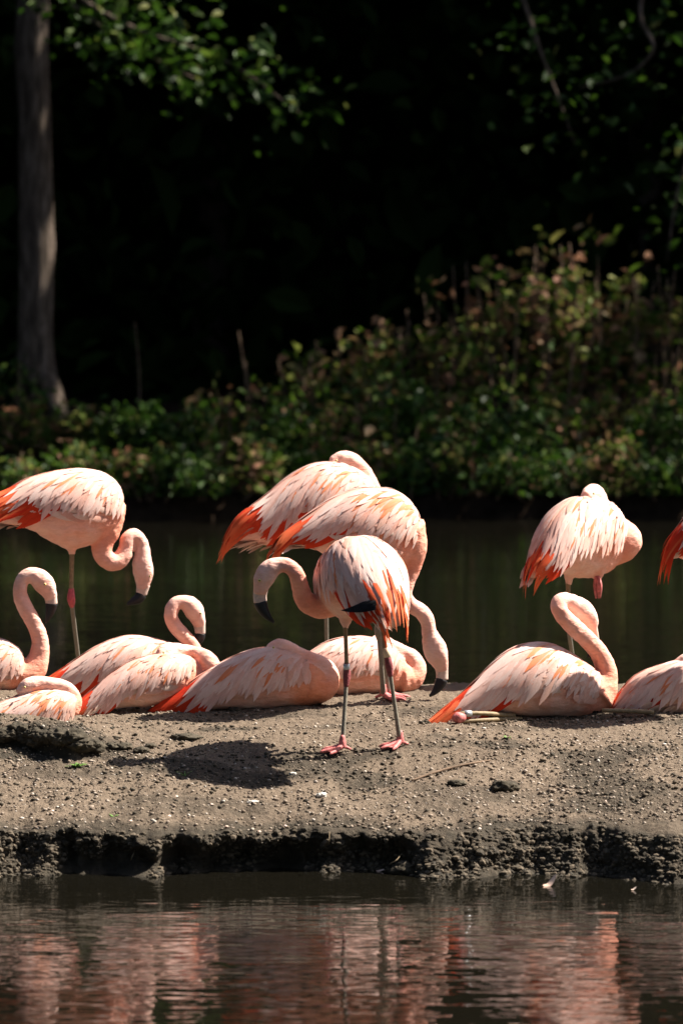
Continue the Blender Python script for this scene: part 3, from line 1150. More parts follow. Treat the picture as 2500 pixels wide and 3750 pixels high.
# ---- G: sleeping behind the front bird
b = Bird('sleeping flamingo with round folded neck behind the thin legs of the front bird', c2, 14.45,
         [(1180, 1410, 1190, 1600), (1090, 1325, 1090, 1638), (950, 1282, 940, 1648), (820, 1282, 800, 1648), (680, 1325, 660, 1642), (540, 1420, 540, 1640), (420, 1520, 420, 1640), (320, 1600, 320, 1648)],
         [(1150, 1540, 120), (1225, 1530, 92), (1250, 1470, 76), (1225, 1410, 60), (1170, 1375, 50), (1100, 1335, 46), (1040, 1305, 46), (985, 1305, 34)], seed=7, yaw=22)
b.body()
b.wing(-1, orange=.45, white=.4, amax=66, t0=.10); b.wing(1, .55); b.tail(8); b.flank(-1, 10)

# ---- H: standing at the back, head tucked
b = Bird('standing flamingo at the back with head tucked on its back and scarlet tail plumes', c2, 15.0,
         [(1000, 340, 960, 600), (930, 240, 850, 690), (780, 172, 700, 705), (620, 172, 560, 695), (450, 262, 430, 690), (290, 390, 290, 690), (160, 480, 165, 680), (90, 560, 100, 660)],
         [(930, 470, 150), (965, 380, 90), (945, 280, 64), (895, 200, 60), (835, 150, 57), (775, 145, 52), (720, 165, 36)], seed=8, yaw=22)
b.thigh([(690, 600, 95), (690, 690, 46), (690, 760, 20)])
b.body()
b.wing(-1, orange=.4, white=.4); b.wing(1, .55, white=.4)
b.tail(18, (.15, .22), spread=95, sags=.12); b.flank(-1, 10)
b.fluff([(.75, -160), (.82, -150), (.9, -165), (.7, 170)], L=.07)
b.eye(752, 147, .044, r=.0045)
b.leg((690, 720), (685, 1050), (695, 1640), -80)

# ---- I: standing behind the front bird, neck stretched down
b = Bird('standing flamingo with neck stretched to the ground behind the front bird', c2, 14.07,
         [(1285, 575, 1240, 770), (1232, 436, 1112, 860), (1130, 348, 980, 890), (985, 328, 860, 870), (850, 345, 745, 800), (720, 405, 650, 735), (600, 490, 545, 695), (460, 595, 440, 680), (370, 680, 365, 720)],
         [(1160, 610, 176), (1215, 720, 122), (1225, 840, 66), (1195, 930, 54), (1185, 1010, 52), (1225, 1075, 50), (1285, 1110, 50), (1330, 1170, 48), (1345, 1250, 50), (1372, 1330, 74), (1395, 1400, 72), (1418, 1460, 48), (1425, 1495, 38)], seed=9, yaw=24)
b.thigh([(1020, 780, 110), (1030, 880, 60), (1030, 980, 24)])
b.thigh([(1040, 780, 110, .1), (1050, 880, 60, .1), (1052, 980, 24, .1)])
b.body()
b.wing(-1, orange=.55, white=.45, t0=.0); b.wing(1, .55, white=.4)
b.tail(14, (.14, .20), sags=.1); b.flank(-1, 14); b.fluff([(.72, -160), (.8, -150), (.85, -170), (.78, 175)], L=.06)
b.bill([(1420, 1462, 46), (1425, 1510, 40), (1425, 1548, 40), (1405, 1590, 34), (1375, 1630, 20), (1345, 1656, 7)], 2, (1436, 1402, .032))
b.leg((1030, 960), (1020, 1230), (1052, 1690), -12, tib=M_TARSUS, ankle_mat=M_TARSUS)
b.leg((1052, 960), (1040, 1240), (1082, 1680), 5, dd=.05, tib=M_TARSUS, ankle_mat=M_TARSUS)

# ---- J: the front bird, seen from behind at an angle
b = Bird('front standing flamingo seen from behind, banded legs and scarlet tail, on bare sand', c2, 13.3,
         [(800, 880, 805, 1110, .23, .06), (815, 740, 830, 1150, .17, .11), (850, 655, 870, 1165, .09, .14), (900, 638, 920, 1160, 0, .145), (960, 690, 975, 1155, -.09, .135), (1025, 810, 1035, 1170, -.16, .105), (1080, 940, 1085, 1190, -.20, .07), (1120, 1060, 1120, 1215, -.23, .045)],
         [(810, 990, 120, .2), (730, 1050, 96, .17), (640, 1085, 78, .11), (555, 1045, 66, .06), (520, 960, 56, .03), (500, 885, 52, .0), (455, 828, 48, -.01), (390, 818, 50, -.01), (330, 845, 66, -.01), (290, 905, 68, -.01), (270, 965, 50, -.01), (264, 1000, 40, -.01)], seed=10)
b.thigh([(820, 1080, 90, .03), (810, 1160, 46, .03), (808, 1230, 18, .03)])
b.thigh([(1030, 1080, 90, .0), (1035, 1150, 46, .0), (1040, 1220, 18, .0)])
b.body(neckc=(.82, .40, .31))
b.wing(-1, 1.15, orange=.3, white=.35, size=1.35, amax=92, droop=1.0, red=.9)
b.wing(1, 1.0, orange=.25, white=.4, size=1.35, amax=80)
b.tail(20, (.15, .24), spread=110, t=.78, sags=.35); b.fluff([(.7, 160), (.8, 140), (.88, 120)], L=.06)
b.hd = -.01
b.bill([(272, 960, 50), (264, 1010, 44), (266, 1055, 44), (285, 1105, 36), (318, 1150, 22), (353, 1186, 7)], 2, (262, 912, .032))
b.leg((808, 1190), (818, 1515), (790, 2015), 200, dd=.03, r=(.0088, .0082), ankle_mat=M_ANKLE2, band=(.86, M_BAND, .011))
b.leg((1040, 1190), (1085, 1450), (1158, 1985), 215, dd=0, r=(.0088, .0082), ankle_mat=M_ANKLE2, band=(.72, M_BAND2, .016))
# black primaries showing under the folded wing
wgs = [o for o in b.root.children if o.name.startswith('wing')]


def surf_depth(bird, px, py, rad=22):
    """nearest depth of the bird's wing surface around a photo pixel"""
    Q = bird.Pw.reshape(-1, 3)
    c_, s_ = math.cos(PITCH), math.sin(PITCH)
    z_ = Q[:, 2] - CAM_Z
    fw = Q[:, 1] * c_ - z_ * s_
    up_ = Q[:, 1] * s_ + z_ * c_
    u_ = W0 / 2 + FPX * Q[:, 0] / fw
    v_ = H0 / 2 - FPX * up_ / fw
    k_ = (u_ - px) ** 2 + (v_ - py) ** 2 < rad ** 2
    return Q[k_, 1].min() if k_.any() else bird.d


for i in range(6):
    P = []
    for k in range(8):
        q = c2(1005 - (32 - 2.2 * (5 - i)) * k, 1050 + 9 * i + (9 - 1.2 * i) * k * .55)
        P.append(PX(*q, surf_depth(b, *q) - .0125 - .001 * i))
    feather(np.array(P), np.tile(np.array((0, -.8, .5)), (8, 1)), .012, F_BLACK, wgs[0], 'primary_feather', roundness=.3)

# ---- K: standing at the right, rear view, sleeping on one leg
b = Bird('pale sleeping flamingo standing on one leg in rear view with pink toes drawn up', c3, 14.8,
         [(1180, 310, 1150, 560, .14, .06), (1140, 222, 1100, 630, .09, .095), (1030, 190, 1005, 655, .03, .112), (930, 205, 920, 640, -.04, .112), (840, 295, 850, 622, -.11, .10), (780, 415, 790, 620, -.16, .08), (735, 515, 745, 635, -.19, .06), (700, 590, 710, 655, -.21, .035)],
         [(1150, 470, 130, .12), (1215, 470, 98, .10), (1245, 430, 90, .10), (1215, 370, 62, .18), (1160, 310, 46, .22), (1110, 245, 46, .21), (1075, 190, 54, .13), (1050, 170, 60, .05), (1010, 195, 40, .0)], seed=11)
b.thigh([(915, 560, 80), (912, 630, 34), (910, 690, 16)])
b.thigh([(1070, 560, 85, .02), (1075, 630, 44, .02), (1078, 665, 22, .02)])
b.body(flank=(.85, .52, .40), belly=(.83, .56, .46))
b.wing(-1, 1.15, orange=.3, white=.55, size=1.25, amax=84, t0=.05); b.wing(1, 1.0, orange=.2, white=.6, size=1.25, amax=84)
b.tail(16, (.13, .20), spread=100, t=.80, sags=.3); b.fluff([(.8, 120), (.88, 100), (.85, 140)], L=.07)
b.eye(1050, 165, .052, r=.0045)
b.leg((910, 640), (905, 900), (965, 1400), -60)
A = Acc()
for dx, rr in ((-12, 11), (8, 11), (20, 8)):
    pts = [PX(*c3(1076 + dx * .4, 645), 14.80), PX(*c3(1076 + dx, 700), 14.79 - dx * .0004), PX(*c3(1078 + dx * .7, 770), 14.79)]
    A.tube(pts, [rr * b.k * 14.8, rr * 1.1 * b.k * 14.8, rr * .5 * b.k * 14.8], 8, 10)
link('drawn_up_foot', A.mesh('drawn_up_foot'), M_FOOT, b.root)

# ---- L: sitting at the right, neck looped over
b = Bird('sitting flamingo with looped raised neck and folded banded legs on bare sand', c3, 13.9,
         [(1165, 1240, 1130, 1410), (1070, 1190, 1035, 1448), (940, 1100, 895, 1455), (790, 1028, 750, 1450), (630, 1052, 600, 1440), (490, 1150, 480, 1420), (375, 1265, 365, 1405), (270, 1355, 265, 1425), (165, 1445, 165, 1470)],
         [(1060, 1330, 125), (1110, 1260, 88), (1125, 1180, 62), (1085, 1085, 55), (1010, 1000, 53, -.03), (930, 925, 52, -.05), (868, 855, 48, -.05), (850, 800, 44, -.04), (880, 778, 42, -.03), (930, 795, 50, -.01), (985, 845, 72, .02), (1025, 905, 62, .04), (1048, 955, 36, .05)], seed=12, yaw=28)
b.body()
b.wing(-1, orange=.5, white=.45, size=1.15, droop=.9, tr_=.58, red=1.2, amax=60, t0=.12); b.wing(1, .55, white=.4)
b.tail(26, (.14, .21), t=.82, wid=.009, droop=.0, spread=120); b.flank(-1, 18, tr=(.08, .55), ar=(66, 112)); b.fluff([(.78, -140), (.84, -150), (.74, -150)], L=.06)
b.hd = .035
b.bill([(1040, 935, 38, .045), (1052, 975, 32, .05), (1058, 1010, 30, .055), (1056, 1050, 26, .06), (1040, 1085, 16, .06), (1020, 1110, 6, .06)], 3, (1054, 895, .030))
# folded legs under the tail
A = Acc()
A.tube([PX(*c3(600, 1445), b.dep(600, -0.045)), PX(*c3(430, 1432), b.dep(430, -0.092)), PX(*c3(290, 1432), b.dep(290, -0.092))], [.0085, .008, .0078], 10, 12)
lg = link('leg', A.mesh('leg'), M_TIBIA, b.root)
A = Acc()
A.tube([PX(*c3(640, 1462), b.dep(640, -0.045)), PX(*c3(430, 1470), b.dep(430, -0.092)), PX(*c3(290, 1478), b.dep(290, -0.092))], [.0075, .008, .008], 10, 12)
link('shank', A.mesh('shank'), M_TIBIA, lg)
A = Acc()
A.tube([PX(*c3(312, 1450), b.dep(312, -0.092)), PX(*c3(295, 1455), b.dep(295, -0.092)), PX(*c3(272, 1458), b.dep(272, -0.092)), PX(*c3(250, 1462), b.dep(250, -0.092))], [.014, .0195, .021, .011], 14, 14)
link('ankle', A.mesh('ankle'), M_FOOT, lg)
A = Acc()
A.tube([PX(*c3(350, 1433), b.dep(350, -0.092)), PX(*c3(314, 1433), b.dep(314, -0.092))], [.0125, .0125], 16)
link('leg_band', A.mesh('leg_band'), M_BAND, lg)

# ---- M: lying at the right edge
b = Bird('sleeping flamingo cut by the right frame edge, behind the looped-neck sitting bird', c3, 14.06,
         [(2020, 1290, 2000, 1420), (1900, 1170, 1880, 1440), (1720, 1122, 1700, 1450), (1545, 1130, 1535, 1450), (1395, 1172, 1385, 1445), (1290, 1222, 1285, 1435), (1220, 1300, 1220, 1428), (1165, 1385, 1165, 1422)],
         [(1960, 1340, 110), (2060, 1280, 75), (2020, 1180, 56), (1900, 1120, 50), (1760, 1095, 48), (1650, 1105, 50), (1575, 1135, 46), (1510, 1160, 26)], seed=13, yaw=6)
b.body()
b.wing(-1, orange=.35, white=.5, amax=80, red=.7); b.wing(1, .55); b.tail(5, (.06, .09), t=.9); b.fluff([(.55, -120), (.62, -125), (.48, -125)], L=.06)
A = Acc()
A.tube([PX(*c3(1400, 1425), 13.93), PX(*c3(1250, 1418), 13.92), PX(*c3(1105, 1415), 13.91)], [.009, .0085, .008], 10, 12)
link('leg', A.mesh('leg'), M_TIBIA, b.root)

# ---- N: standing at the right edge, only its scarlet tail in view
b = Bird('scarlet drooping tail plumes of a standing flamingo cut by the right frame edge', c3, 13.95,
         [(2150, 260, 2130, 500), (2060, 140, 2010, 610), (1910, 100, 1860, 640), (1760, 150, 1730, 610), (1625, 275, 1615, 570), (1545, 370, 1540, 540), (1490, 450, 1485, 550)],
         [(2090, 420, 140), (2130, 300, 90), (2120, 180, 64), (2060, 100, 58), (1980, 80, 56), (1910, 100, 40)], seed=14, yaw=20)
b.thigh([(1900, 560, 100), (1900, 650, 46), (1900, 720, 20)])
b.body()
b.wing(-1, red=2.2, orange=.5); b.wing(1, .55)
b.tail(18, (.17, .26), mat=F_RED, spread=95, t=.78, sags=.45, wid=.009)
b.leg((1900, 680), (1905, 960), (1910, 1440), -20)


# ------------------------------------------------------------------ the far bank and the wood
def shore_y(x):
    return 34.3 + .5 * noise(np.asarray(x, float) * .5, 3.1)


def bank_z(x, y):
    t = y - shore_y(x)
    z = np.interp(t, [-2, 0, .08, 1.2, 3, 8, 16, 27, 40, 64], [-.5, 0, .20, .38, .62, .9, 1.2, 1.6, 17, 24])
    return z + .10 * fbm(np.asarray(x) * .9, np.asarray(y) * .9, 4, 4) * sst(0, 1, t)


xs = np.concatenate([np.linspace(-70, -8, 30, endpoint=False), np.linspace(-8, 8, 160, endpoint=False), np.linspace(8, 70, 30)])
ys = np.concatenate([np.linspace(32.5, 40, 90, endpoint=False), np.linspace(40, 100, 50)])
XX, YY = np.meshgrid(xs, ys)
V = np.column_stack([XX.ravel(), YY.ravel(), bank_z(XX, YY).ravel()])
M_SOIL = simple('woodland_soil', (.018, .012, .008), .95, .02, .5, 9, bmp=.6)
o = link('far_bank_ground', mesh_np('far_bank', V, grid_faces(len(ys), len(xs))), M_SOIL)
o['kind'] = 'structure'


def leaves(C, size, g, flat=.5, asp=.55):
    """leaf blades folded along the midrib at points C; two quads each"""
    n = len(C)
    nrm = unit(g.normal(0, 1, (n, 3)) * (1 - flat) + np.array((0, 0, 1.0)) * flat * 1.6 + g.normal(0, .35, (n, 3)))
    d = unit(np.cross(nrm, g.normal(0, 1, (n, 3))))
    b_ = np.cross(nrm, d)
    L = (size * np.clip(np.exp(g.normal(-.12, .34, n)), .5, 2.1))[:, None]
    w = L * asp * .5
    f = nrm * w * .35
    cen = np.asarray(C)
    p0 = cen - d * L * .5
    p5 = cen + d * L * .5 - nrm * L * .12
    l1 = cen - d * L * .15 + b_ * w + f
    l2 = cen + d * L * .22 + b_ * w * .75 + f * .6
    r1 = cen - d * L * .15 - b_ * w + f
    r2 = cen + d * L * .22 - b_ * w * .75 + f * .6
    V = np.stack([p0, l1, l2, p5, r2, r1], 1).reshape(-1, 3)
    k = (np.arange(n) * 6)[:, None]
    F = np.vstack([k + np.array([[0, 3, 2, 1]]), k + np.array([[0, 5, 4, 3]])])
    return V, F


def clumps(g, n, K, cen, rad, spread, hollow=.35):
    """points gathered in K clumps filling an ellipsoid"""
    c = unit(g.normal(0, 1, (K, 3))) * (hollow + (1 - hollow) * g.random((K, 1)) ** .6)
    c = np.asarray(cen) + c * np.asarray(rad)
    k = g.integers(0, K, n)
    return c[k] + g.normal(0, 1, (n, 3)) * np.asarray(spread) * g.uniform(.5, 1.3, (K, 1))[k], c


def tree(name, label, x, y, h, r, crown, seed, nl=5000, leaf=.16, mat=None, group=None, flare=1.0, lean=0.0, boughs=()):
    """crown = (z_centre, rx, ry, rz)"""
    g = np.random.default_rng(seed)
    z = float(bank_z(x, y))
    t = thing(name, (x, y, z - .05), label, 'tree', group)
    A = Acc()
    hs = np.array([-.15, .05, .25, .6, 1.2, 2.4, 4, 6, h])
    rs = r * np.array([1.9 * flare, 1.6 * flare, 1.3, 1.12, 1.0, .95, .86, .7, .2])
    pts = [(x + lean * q + .05 * noise(q * .7, seed), y + .05 * noise(q * .6, seed + 4.4), z + q) for q in hs]
    A.tube(pts, rs, 20, 40)
    if flare > 1.05:
        for an in np.linspace(0, 6.28, 6, endpoint=False):
            an += .3
            A.tube([(x + .3 * r * math.cos(an), y + .3 * r * math.sin(an), z + .75), (x + 1.1 * r * math.cos(an), y + 1.1 * r * math.sin(an), z + .28), (x + 2.2 * r * math.cos(an), y + 2.2 * r * math.sin(an), z + .02), (x + 3.2 * r * math.cos(an), y + 3.2 * r * math.sin(an), z - .15)], [r * .35, r * .5, r * .36, r * .15], 10, 14)
    if flare > 1.05:
        A.tube([(x + .06, y - .05, z + 1.25), (x + .12, y - .10, z + .7), (x + .26, y - .14, z + .34), (x + .50, y - .2, z + .08), (x + .75, y - .24, z - .10)], [.09, .12, .13, .11, .05], 12, 24)
    tr = A.mesh('trunk')
    co = np.zeros(len(tr.vertices) * 3, np.float32)
    tr.vertices.foreach_get('co', co)
    co = co.reshape(-1, 3)
    tr.vertices.foreach_set('co', (co + np.column_stack([.10 * r * fbm(co[:, 0] * 9, co[:, 1] * 9, co[:, 2] * 1.6, 3), .1 * r * fbm(co[:, 0] * 9 + 9, co[:, 1] * 9, co[:, 2] * 1.6, 3), 0 * co[:, 0]])).astype(np.float32).ravel())
    link('trunk', tr, M_BARK, t)
    cz, rx, ry, rz = crown
    cen = (x + lean * cz, y, z + cz)
    C, cc = clumps(g, nl, max(24, nl // 60), cen, (rx, ry, rz), leaf * 2.6)
    A = Acc()
    for q in cc[:14]:
        s0 = np.array((x + lean * cz * .6, y, z + cz * g.uniform(.55, .8)))
        A.tube([s0, (s0 + q) / 2 + (0, 0, .3), q], [r * .3, r * .18, r * .05], 7, 8)
    link('limbs', A.mesh('limbs'), M_BARK, t)
    V, F = leaves(C, leaf, g, .45)
    cr_ = link('crown', mesh_np('crown', V, F, False), mat or M_LEAF_SHADE, t)
    cr_['kind'] = 'stuff'
    for bb in boughs:
        P, lf, nlf, sp, mt = bb
        P = np.asarray(P)
        A = Acc()
        A.tube(P, np.linspace(.028, .006, len(P)), 7, 24)
        bo = link('bough', A.mesh('bough'), M_BARK, t)
        Q = cr(P, 40)
        g2 = np.random.default_rng(seed + 77)
        k = g2.integers(6, 40, nlf)
        C = Q[k] + g2.normal(0, 1, (nlf, 3)) * np.array(sp)
        V, F = leaves(C, lf, g2, .5, .6)
        lo = link('leaves', mesh_np('leaves', V, F, False), mt, bo)
        lo['kind'] = 'stuff'
    return t


def D(dx, dy, d):           # displayed-preview pixel (1568 wide) -> world
    return PX(dx * 1.59439, dy * 1.59439, d)


# the big tree at the left of the far bank
bl = [([D(40, -120, 35.1), D(180, 20, 35.1), D(330, 120, 35.1), D(470, 190, 35.9)], .13, 260, (.25, .3, .18), M_LEAF),
      ([D(90, -60, 35.1), D(300, 60, 35.1), D(520, 140, 35.1), D(690, 260, 35.1)], .13, 260, (.28, .3, .22), M_LEAF)]
tree('broadleaf_tree', 'tall tree with thick bare trunk flaring at its base on the far bank', D(80, 1050, 36.2)[0], 36.2, 13, .175, (9.2, 4.2, 3.6, 3.4), 21, 7000, .19, flare=1.5, group='trees of the wood', boughs=bl)
br = [([D(1180, -60, 35.6), D(1215, 40, 35.6), D(1245, 130, 35.6), D(1280, 220, 35.6), D(1320, 330, 35.6)], .12, 110, (.28, .3, .2), M_LEAF),
      ([D(1480, -60, 35.4), D(1470, 40, 35.4), D(1500, 110, 35.4), D(1440, 170, 35.5), D(1330, 200, 35.5)], .11, 80, (.30, .3, .22), M_LEAF),
      ([D(1700, 60, 35.2), D(1620, 260, 35.2), D(1560, 420, 35.1), D(1530, 600, 35.1)], .11, 90, (.14, .3, .25), M_LEAF)]
tree('broadleaf_tree', 'leafy tree beyond the right edge whose thin twigs hang over the bank', 10.6, 40.0, 12, .16, (8.4, 2.8, 2.4, 3.0), 22, 3600, .19, group='trees of the wood', boughs=br)
spec = [(4.4, 41.0, 13, .15), (12.5, 43.6, 16, .2), (17, 43.4, 17, .2), (7.6, 44.2, 15, .2), (-7.5, 44.5, 14, .2), (-1.6, 46.5, 15, .2), (3.6, 45.5, 15, .2), (8.8, 46, 15, .2), (14, 45.5, 15, .22), (19.5, 46, 15, .22), (-13, 45, 14, .2), (6.3, 52, 16, .2), (0.6, 53, 16, .2), (-5, 52, 15, .2), (11.6, 52.5, 16, .2), (17, 53, 16, .2), (-11, 53, 16, .2), (24, 50, 16, .2), (25, 43, 14, .2)]
for i, (x, y, h, r) in enumerate(spec):
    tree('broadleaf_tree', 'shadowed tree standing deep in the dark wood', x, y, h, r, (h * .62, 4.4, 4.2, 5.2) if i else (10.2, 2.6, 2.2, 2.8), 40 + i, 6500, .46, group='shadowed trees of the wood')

tree('broadleaf_tree', 'thin-crowned tree leaning over the water beyond the right edge', 6.9, 36.6, 11, .12, (8.6, 5.0, 1.0, 2.0), 23, 2300, .20, group='trees of the wood')  # invented tree; wide thin crown shaped to dapple the low shrubs

# the wood behind: one dark mass
g = np.random.default_rng(5)
n = 105000
C = np.column_stack([g.uniform(-22, 22, n), g.uniform(40.5, 60, n), g.random(n) ** 1.1 * 17])
C[:, 2] += bank_z(C[:, 0], C[:, 1])
V, F = leaves(C, .42, g, .35)
C = np.column_stack([g.uniform(-34, 34, 15000), g.uniform(60, 66, 15000), g.uniform(.5, 20, 15000)])
V2, F2 = leaves(C, 1.1, g, .15)
F = np.vstack([F, F2 + len(V)])
V = np.vstack([V, V2])
o = link('far_wood', mesh_np('far_wood', V, F, False), M_LEAF_SHADE)
o['kind'] = 'stuff'
o['label'] = 'dark mass of woodland foliage closing the view'


def shrub(name, label, x, y, w, h, n, leaf, mat, seed, cat='shrub', group='shrubs on the far bank', stems=7, z=None):
    g = np.random.default_rng(seed)
    z = float(bank_z(x, y)) if z is None else z
    t = thing(name, (x, y, z), label, cat, group)
    A = Acc()
    tops = []
    for i in range(stems):
        a = g.uniform(0, 6.28)
        rr = w * .5 * math.sqrt(g.random())
        tp = np.array((x + math.cos(a) * rr, y + math.sin(a) * rr * .7, z + h * g.uniform(.65, 1.05)))
        b0 = np.array((x + math.cos(a) * rr * .35, y + math.sin(a) * rr * .3, z - .05))
        md_ = (b0 + tp) / 2 + g.normal(0, .05, 3)
        A.tube([b0, md_, tp], [.012, .009, .004], 5, 8)
        tops.append(cr([b0, md_, tp], 20))
    link('stems', A.mesh('stems'), M_STEM, t)
    T = np.vstack([q[5:] for q in tops])
    K = max(6, n // 14)
    cen = T[g.integers(0, len(T), K)] + g.normal(0, 1, (K, 3)) * np.array((w * .10, w * .08, h * .06))
    C = cen[g.integers(0, K, n)] + g.normal(0, 1, (n, 3)) * leaf * .9
    C[:, 2] = np.maximum(C[:, 2], z + .02)
    V, F = leaves(C, leaf, g, .5, .62)
    lo = link('foliage', mesh_np('foliage', V, F, False), mat, t)
    lo['kind'] = 'stuff'
    return t


g = np.random.default_rng(11)
# low leafy cover along the water's edge
low = [(20, 1040, 36.0, .9, .9), (100, 1075, 35.4, .8, .5), (330, 1095, 35.2, .9, .45), (430, 1090, 35.0, .9, .55), (520, 1060, 35.5, .9, .75), (620, 1080, 35.1, .9, .65), (700, 1060, 35.6, 1.0, .8), (800, 1075, 35.0, .9, .7), (880, 1050, 35.4, 1.0, .8), (970, 1070, 34.9, .9, .65), (1060, 1060, 35.3, .9, .7), (1150, 1085, 34.9, .9, .6), (1240, 1060, 35.4, .9, .7), (1380, 1070, 35.6, 1.0, .7), (1500, 1060, 35.4, 1.0, .8), (210, 1090, 35.6, .8, .4)]
for i, (dx, dy, d, w, h) in enumerate(low):
    x = D(dx, dy, d)[0]
    shrub('leafy_shrub', 'low green leafy shrub at the far water edge', x, d, w, h, 560, .085, M_LEAF if i % 3 != 1 else M_LEAFB, 300 + i, group='low green shrubs at the far water edge')
# the taller, half withered thicket rising to the right
tall = [(690, 36.0, .8, 1.0), (770, 36.2, .8, 1.15), (850, 36.1, .9, 1.25), (920, 36.4, .9, 1.35), (990, 36.2, .9, 1.55), (1060, 36.5, .9, 1.6), (1130, 36.3, .9, 1.8), (1200, 36.6, .9, 1.85), (1270, 36.4, .9, 2.0), (1340, 36.8, .9, 2.05), (1430, 36.7, .9, 1.8), (1520, 36.7, 1.0, 1.9)]
for i, (dx, d, w, h) in enumerate(tall):
    shrub('withered_shrub', 'tall half withered brown and green shrub of the far thicket', D(dx, 900, d)[0], d, w, h, 300, .115, M_LEAFB, 400 + i, group='withered shrubs of the far thicket', stems=11)
# plants overhanging the far waterline
for i, dx in enumerate(range(-20, 1600, 95)):
    x_ = D(dx, 1150, 34.5)[0]
    d = float(shore_y(x_)) + .12
    shrub('waterside_plant', 'small trailing plant overhanging the far waterline', x_, d, .9, .42, 420, .075, M_LEAF if i % 3 else M_LEAFB, 500 + i, 'plant', 'trailing plants along the far waterline', stems=6)
# the near shore round the rest of the pond
th = np.radians(np.linspace(150, 390, 121))
rr = np.array([1.0, 1.03, 1.1, 1.4, 2.2, 4.0])
zz = np.array([-.6, .02, .14, .2, .4, .8])
wob = 1 + .05 * noise(th * 3, 2.0)
V = np.stack([2 + 15.5 * wob[None] * rr[:, None] * np.cos(th)[None], 15 + 18.5 * wob[None] * rr[:, None] * np.sin(th)[None], zz[:, None] + 0 * th[None]], -1).reshape(-1, 3)
o = link('near_shore_ground', mesh_np('near_shore', V, grid_faces(6, 121)), M_SOIL)
o['kind'] = 'structure'
# unseen trees added behind and beside the viewer to block sky light
src = [o for o in COL.objects if o.parent is None and o.name.startswith('broadleaf_tree')][6:10]
ring = [(-16, 36), (-17, 28), (-16, 20), (-17, 12), (-16, 4), (-14, -5), (-8, -8), (-2, -9), (4, -8), (10, -9), (16, -6), (22, 0), (24, 9), (-22, 24), (-22, 8), (-5, -14), (7, -15), (-12, -12)]
for i, (x, y) in enumerate(ring):
    r0 = src[i % 4]
    c = r0.copy()
    COL.objects.link(c)
    c.location = (x, y, .15)
    c['label'] = 'tall dense tree on the near shore enclosing the pond'
    c['group'] = 'trees of the near shore'
    for ch in r0.children:
        k = ch.copy()
        COL.objects.link(k)
        k.parent = c
# dead upright stalks
for i, (dx, dy0, dy1, d) in enumerate([(548, 760, 960, 36.0), (562, 830, 1000, 36.1), (310, 740, 960, 37.2), (690, 830, 960, 36.0), (850, 760, 900, 37.0), (1040, 610, 800, 37.2), (1070, 600, 760, 37.0)]):
    p1, p0 = D(dx, dy0, d), D(dx + (25 if i < 2 else 6), dy1, d)
    p0[2] = min(p0[2], float(bank_z(p0[0], p0[1])))
    t = thing('dead_stalk', tuple(p0), 'dry leafless upright stalk on the far bank', 'stalk', 'dead stalks on the far bank')
    A = Acc()
    A.tube([p0, (p0 + p1) / 2 + (.03, 0, 0), p1], [.011, .009, .005], 6, 10)
    link('stem', A.mesh('stem'), M_STEM, t)

# ------------------------------------------------------------------ small things on the island
def clod(name, label, dx, dy, r, seed, cat='clod', mat=None, group=None, sq=.7, d=None):
    g = np.random.default_rng(seed)
    best = None
    for q in np.arange(12.4, 14.6, .01):
        w = D(dx, dy, q)
        e = abs(w[2] - float(ground(w[0], w[1], False)))
        if best is None or e < best[0]:
            best = (e, w)
    w = best[1] if d is None else D(dx, dy, d)
    w[2] = float(ground(w[0], w[1])) if d is None else w[2]
    bm = bmesh.new()
    bmesh.ops.create_icosphere(bm, subdivisions=4, radius=1)
    me = bpy.data.meshes.new(name)
    bm.to_mesh(me); bm.free()
    co = np.zeros(len(me.vertices) * 3, np.float32)
    me.vertices.foreach_get('co', co)
    co = co.reshape(-1, 3).astype(float)
    co *= (1 + .30 * fbm(co[:, 0] * 1.8 + seed, co[:, 1] * 1.8, co[:, 2] * 1.8, 2) + .34 * np.abs(fbm(co[:, 0] * 6 + seed, co[:, 1] * 6, co[:, 2] * 6, 4)))[:, None]
    co = co * np.array((r * 1.25, r, r * sq)) + w + (0, 0, r * sq * .35)
    me.vertices.foreach_set('co', co.astype(np.float32).ravel())
    me.polygons.foreach_set('use_smooth', np.ones(len(me.polygons), bool))
    o = link(name, me, mat or M_DCLOD)
    # origin at the base
    o.location = w
    me.vertices.foreach_set('co', (co - w).astype(np.float32).ravel())
    me.update()
    tag(o, label, cat, group)
    return o


M_DCLOD = simple('dark_mud', (.055, .046, .032), .9, .2, .5, 55, bmp=.9)
M_STONE = simple('pale_stone', (.50, .46, .40), .7, .3, .15, 30, bmp=.4)
clod('mud_clod', 'dark mossy mud lump with a pale spot on the bare sand slope', 1160, 1812, .030, 1)
clod('mud_clod', 'small dark mud lump on the sand under the sitting banded bird', 1050, 1800, .022, 2, sq=.5)
clod('mud_clod', 'crumbly mud lump beside the belly of the shaded sleeping bird', 540, 1634, .016, 3)
clod('mud_clod', 'flat grey mud lump above the big bird shadow', 425, 1695, .034, 4, sq=.4)
clod('mud_clod', 'dark mud crumb touching the sitting bird tail tip', 975, 1668, .014, 5)
clod('mud_clod', 'wet mud lump lying in water below the bank, ringed with straw', 930, 2003, .035, 6, d=12.47)
clod('mud_clod', 'long wet mud lump at the water edge below the bank', 1040, 2008, .06, 7, sq=.45, d=12.46)
clod('pebble', 'large pale pebble on the sand below the front bird', 738, 1826, .013, 8, 'pebble', M_STONE)
clod('pebble', 'oval buff pebble on the sand below the bird shadow', 580, 1842, .014, 9, 'pebble', M_STONE, sq=.4)
clod('pebble', 'small white pebble right of the bird shadow', 672, 1776, .008, 10, 'pebble', M_STONE)

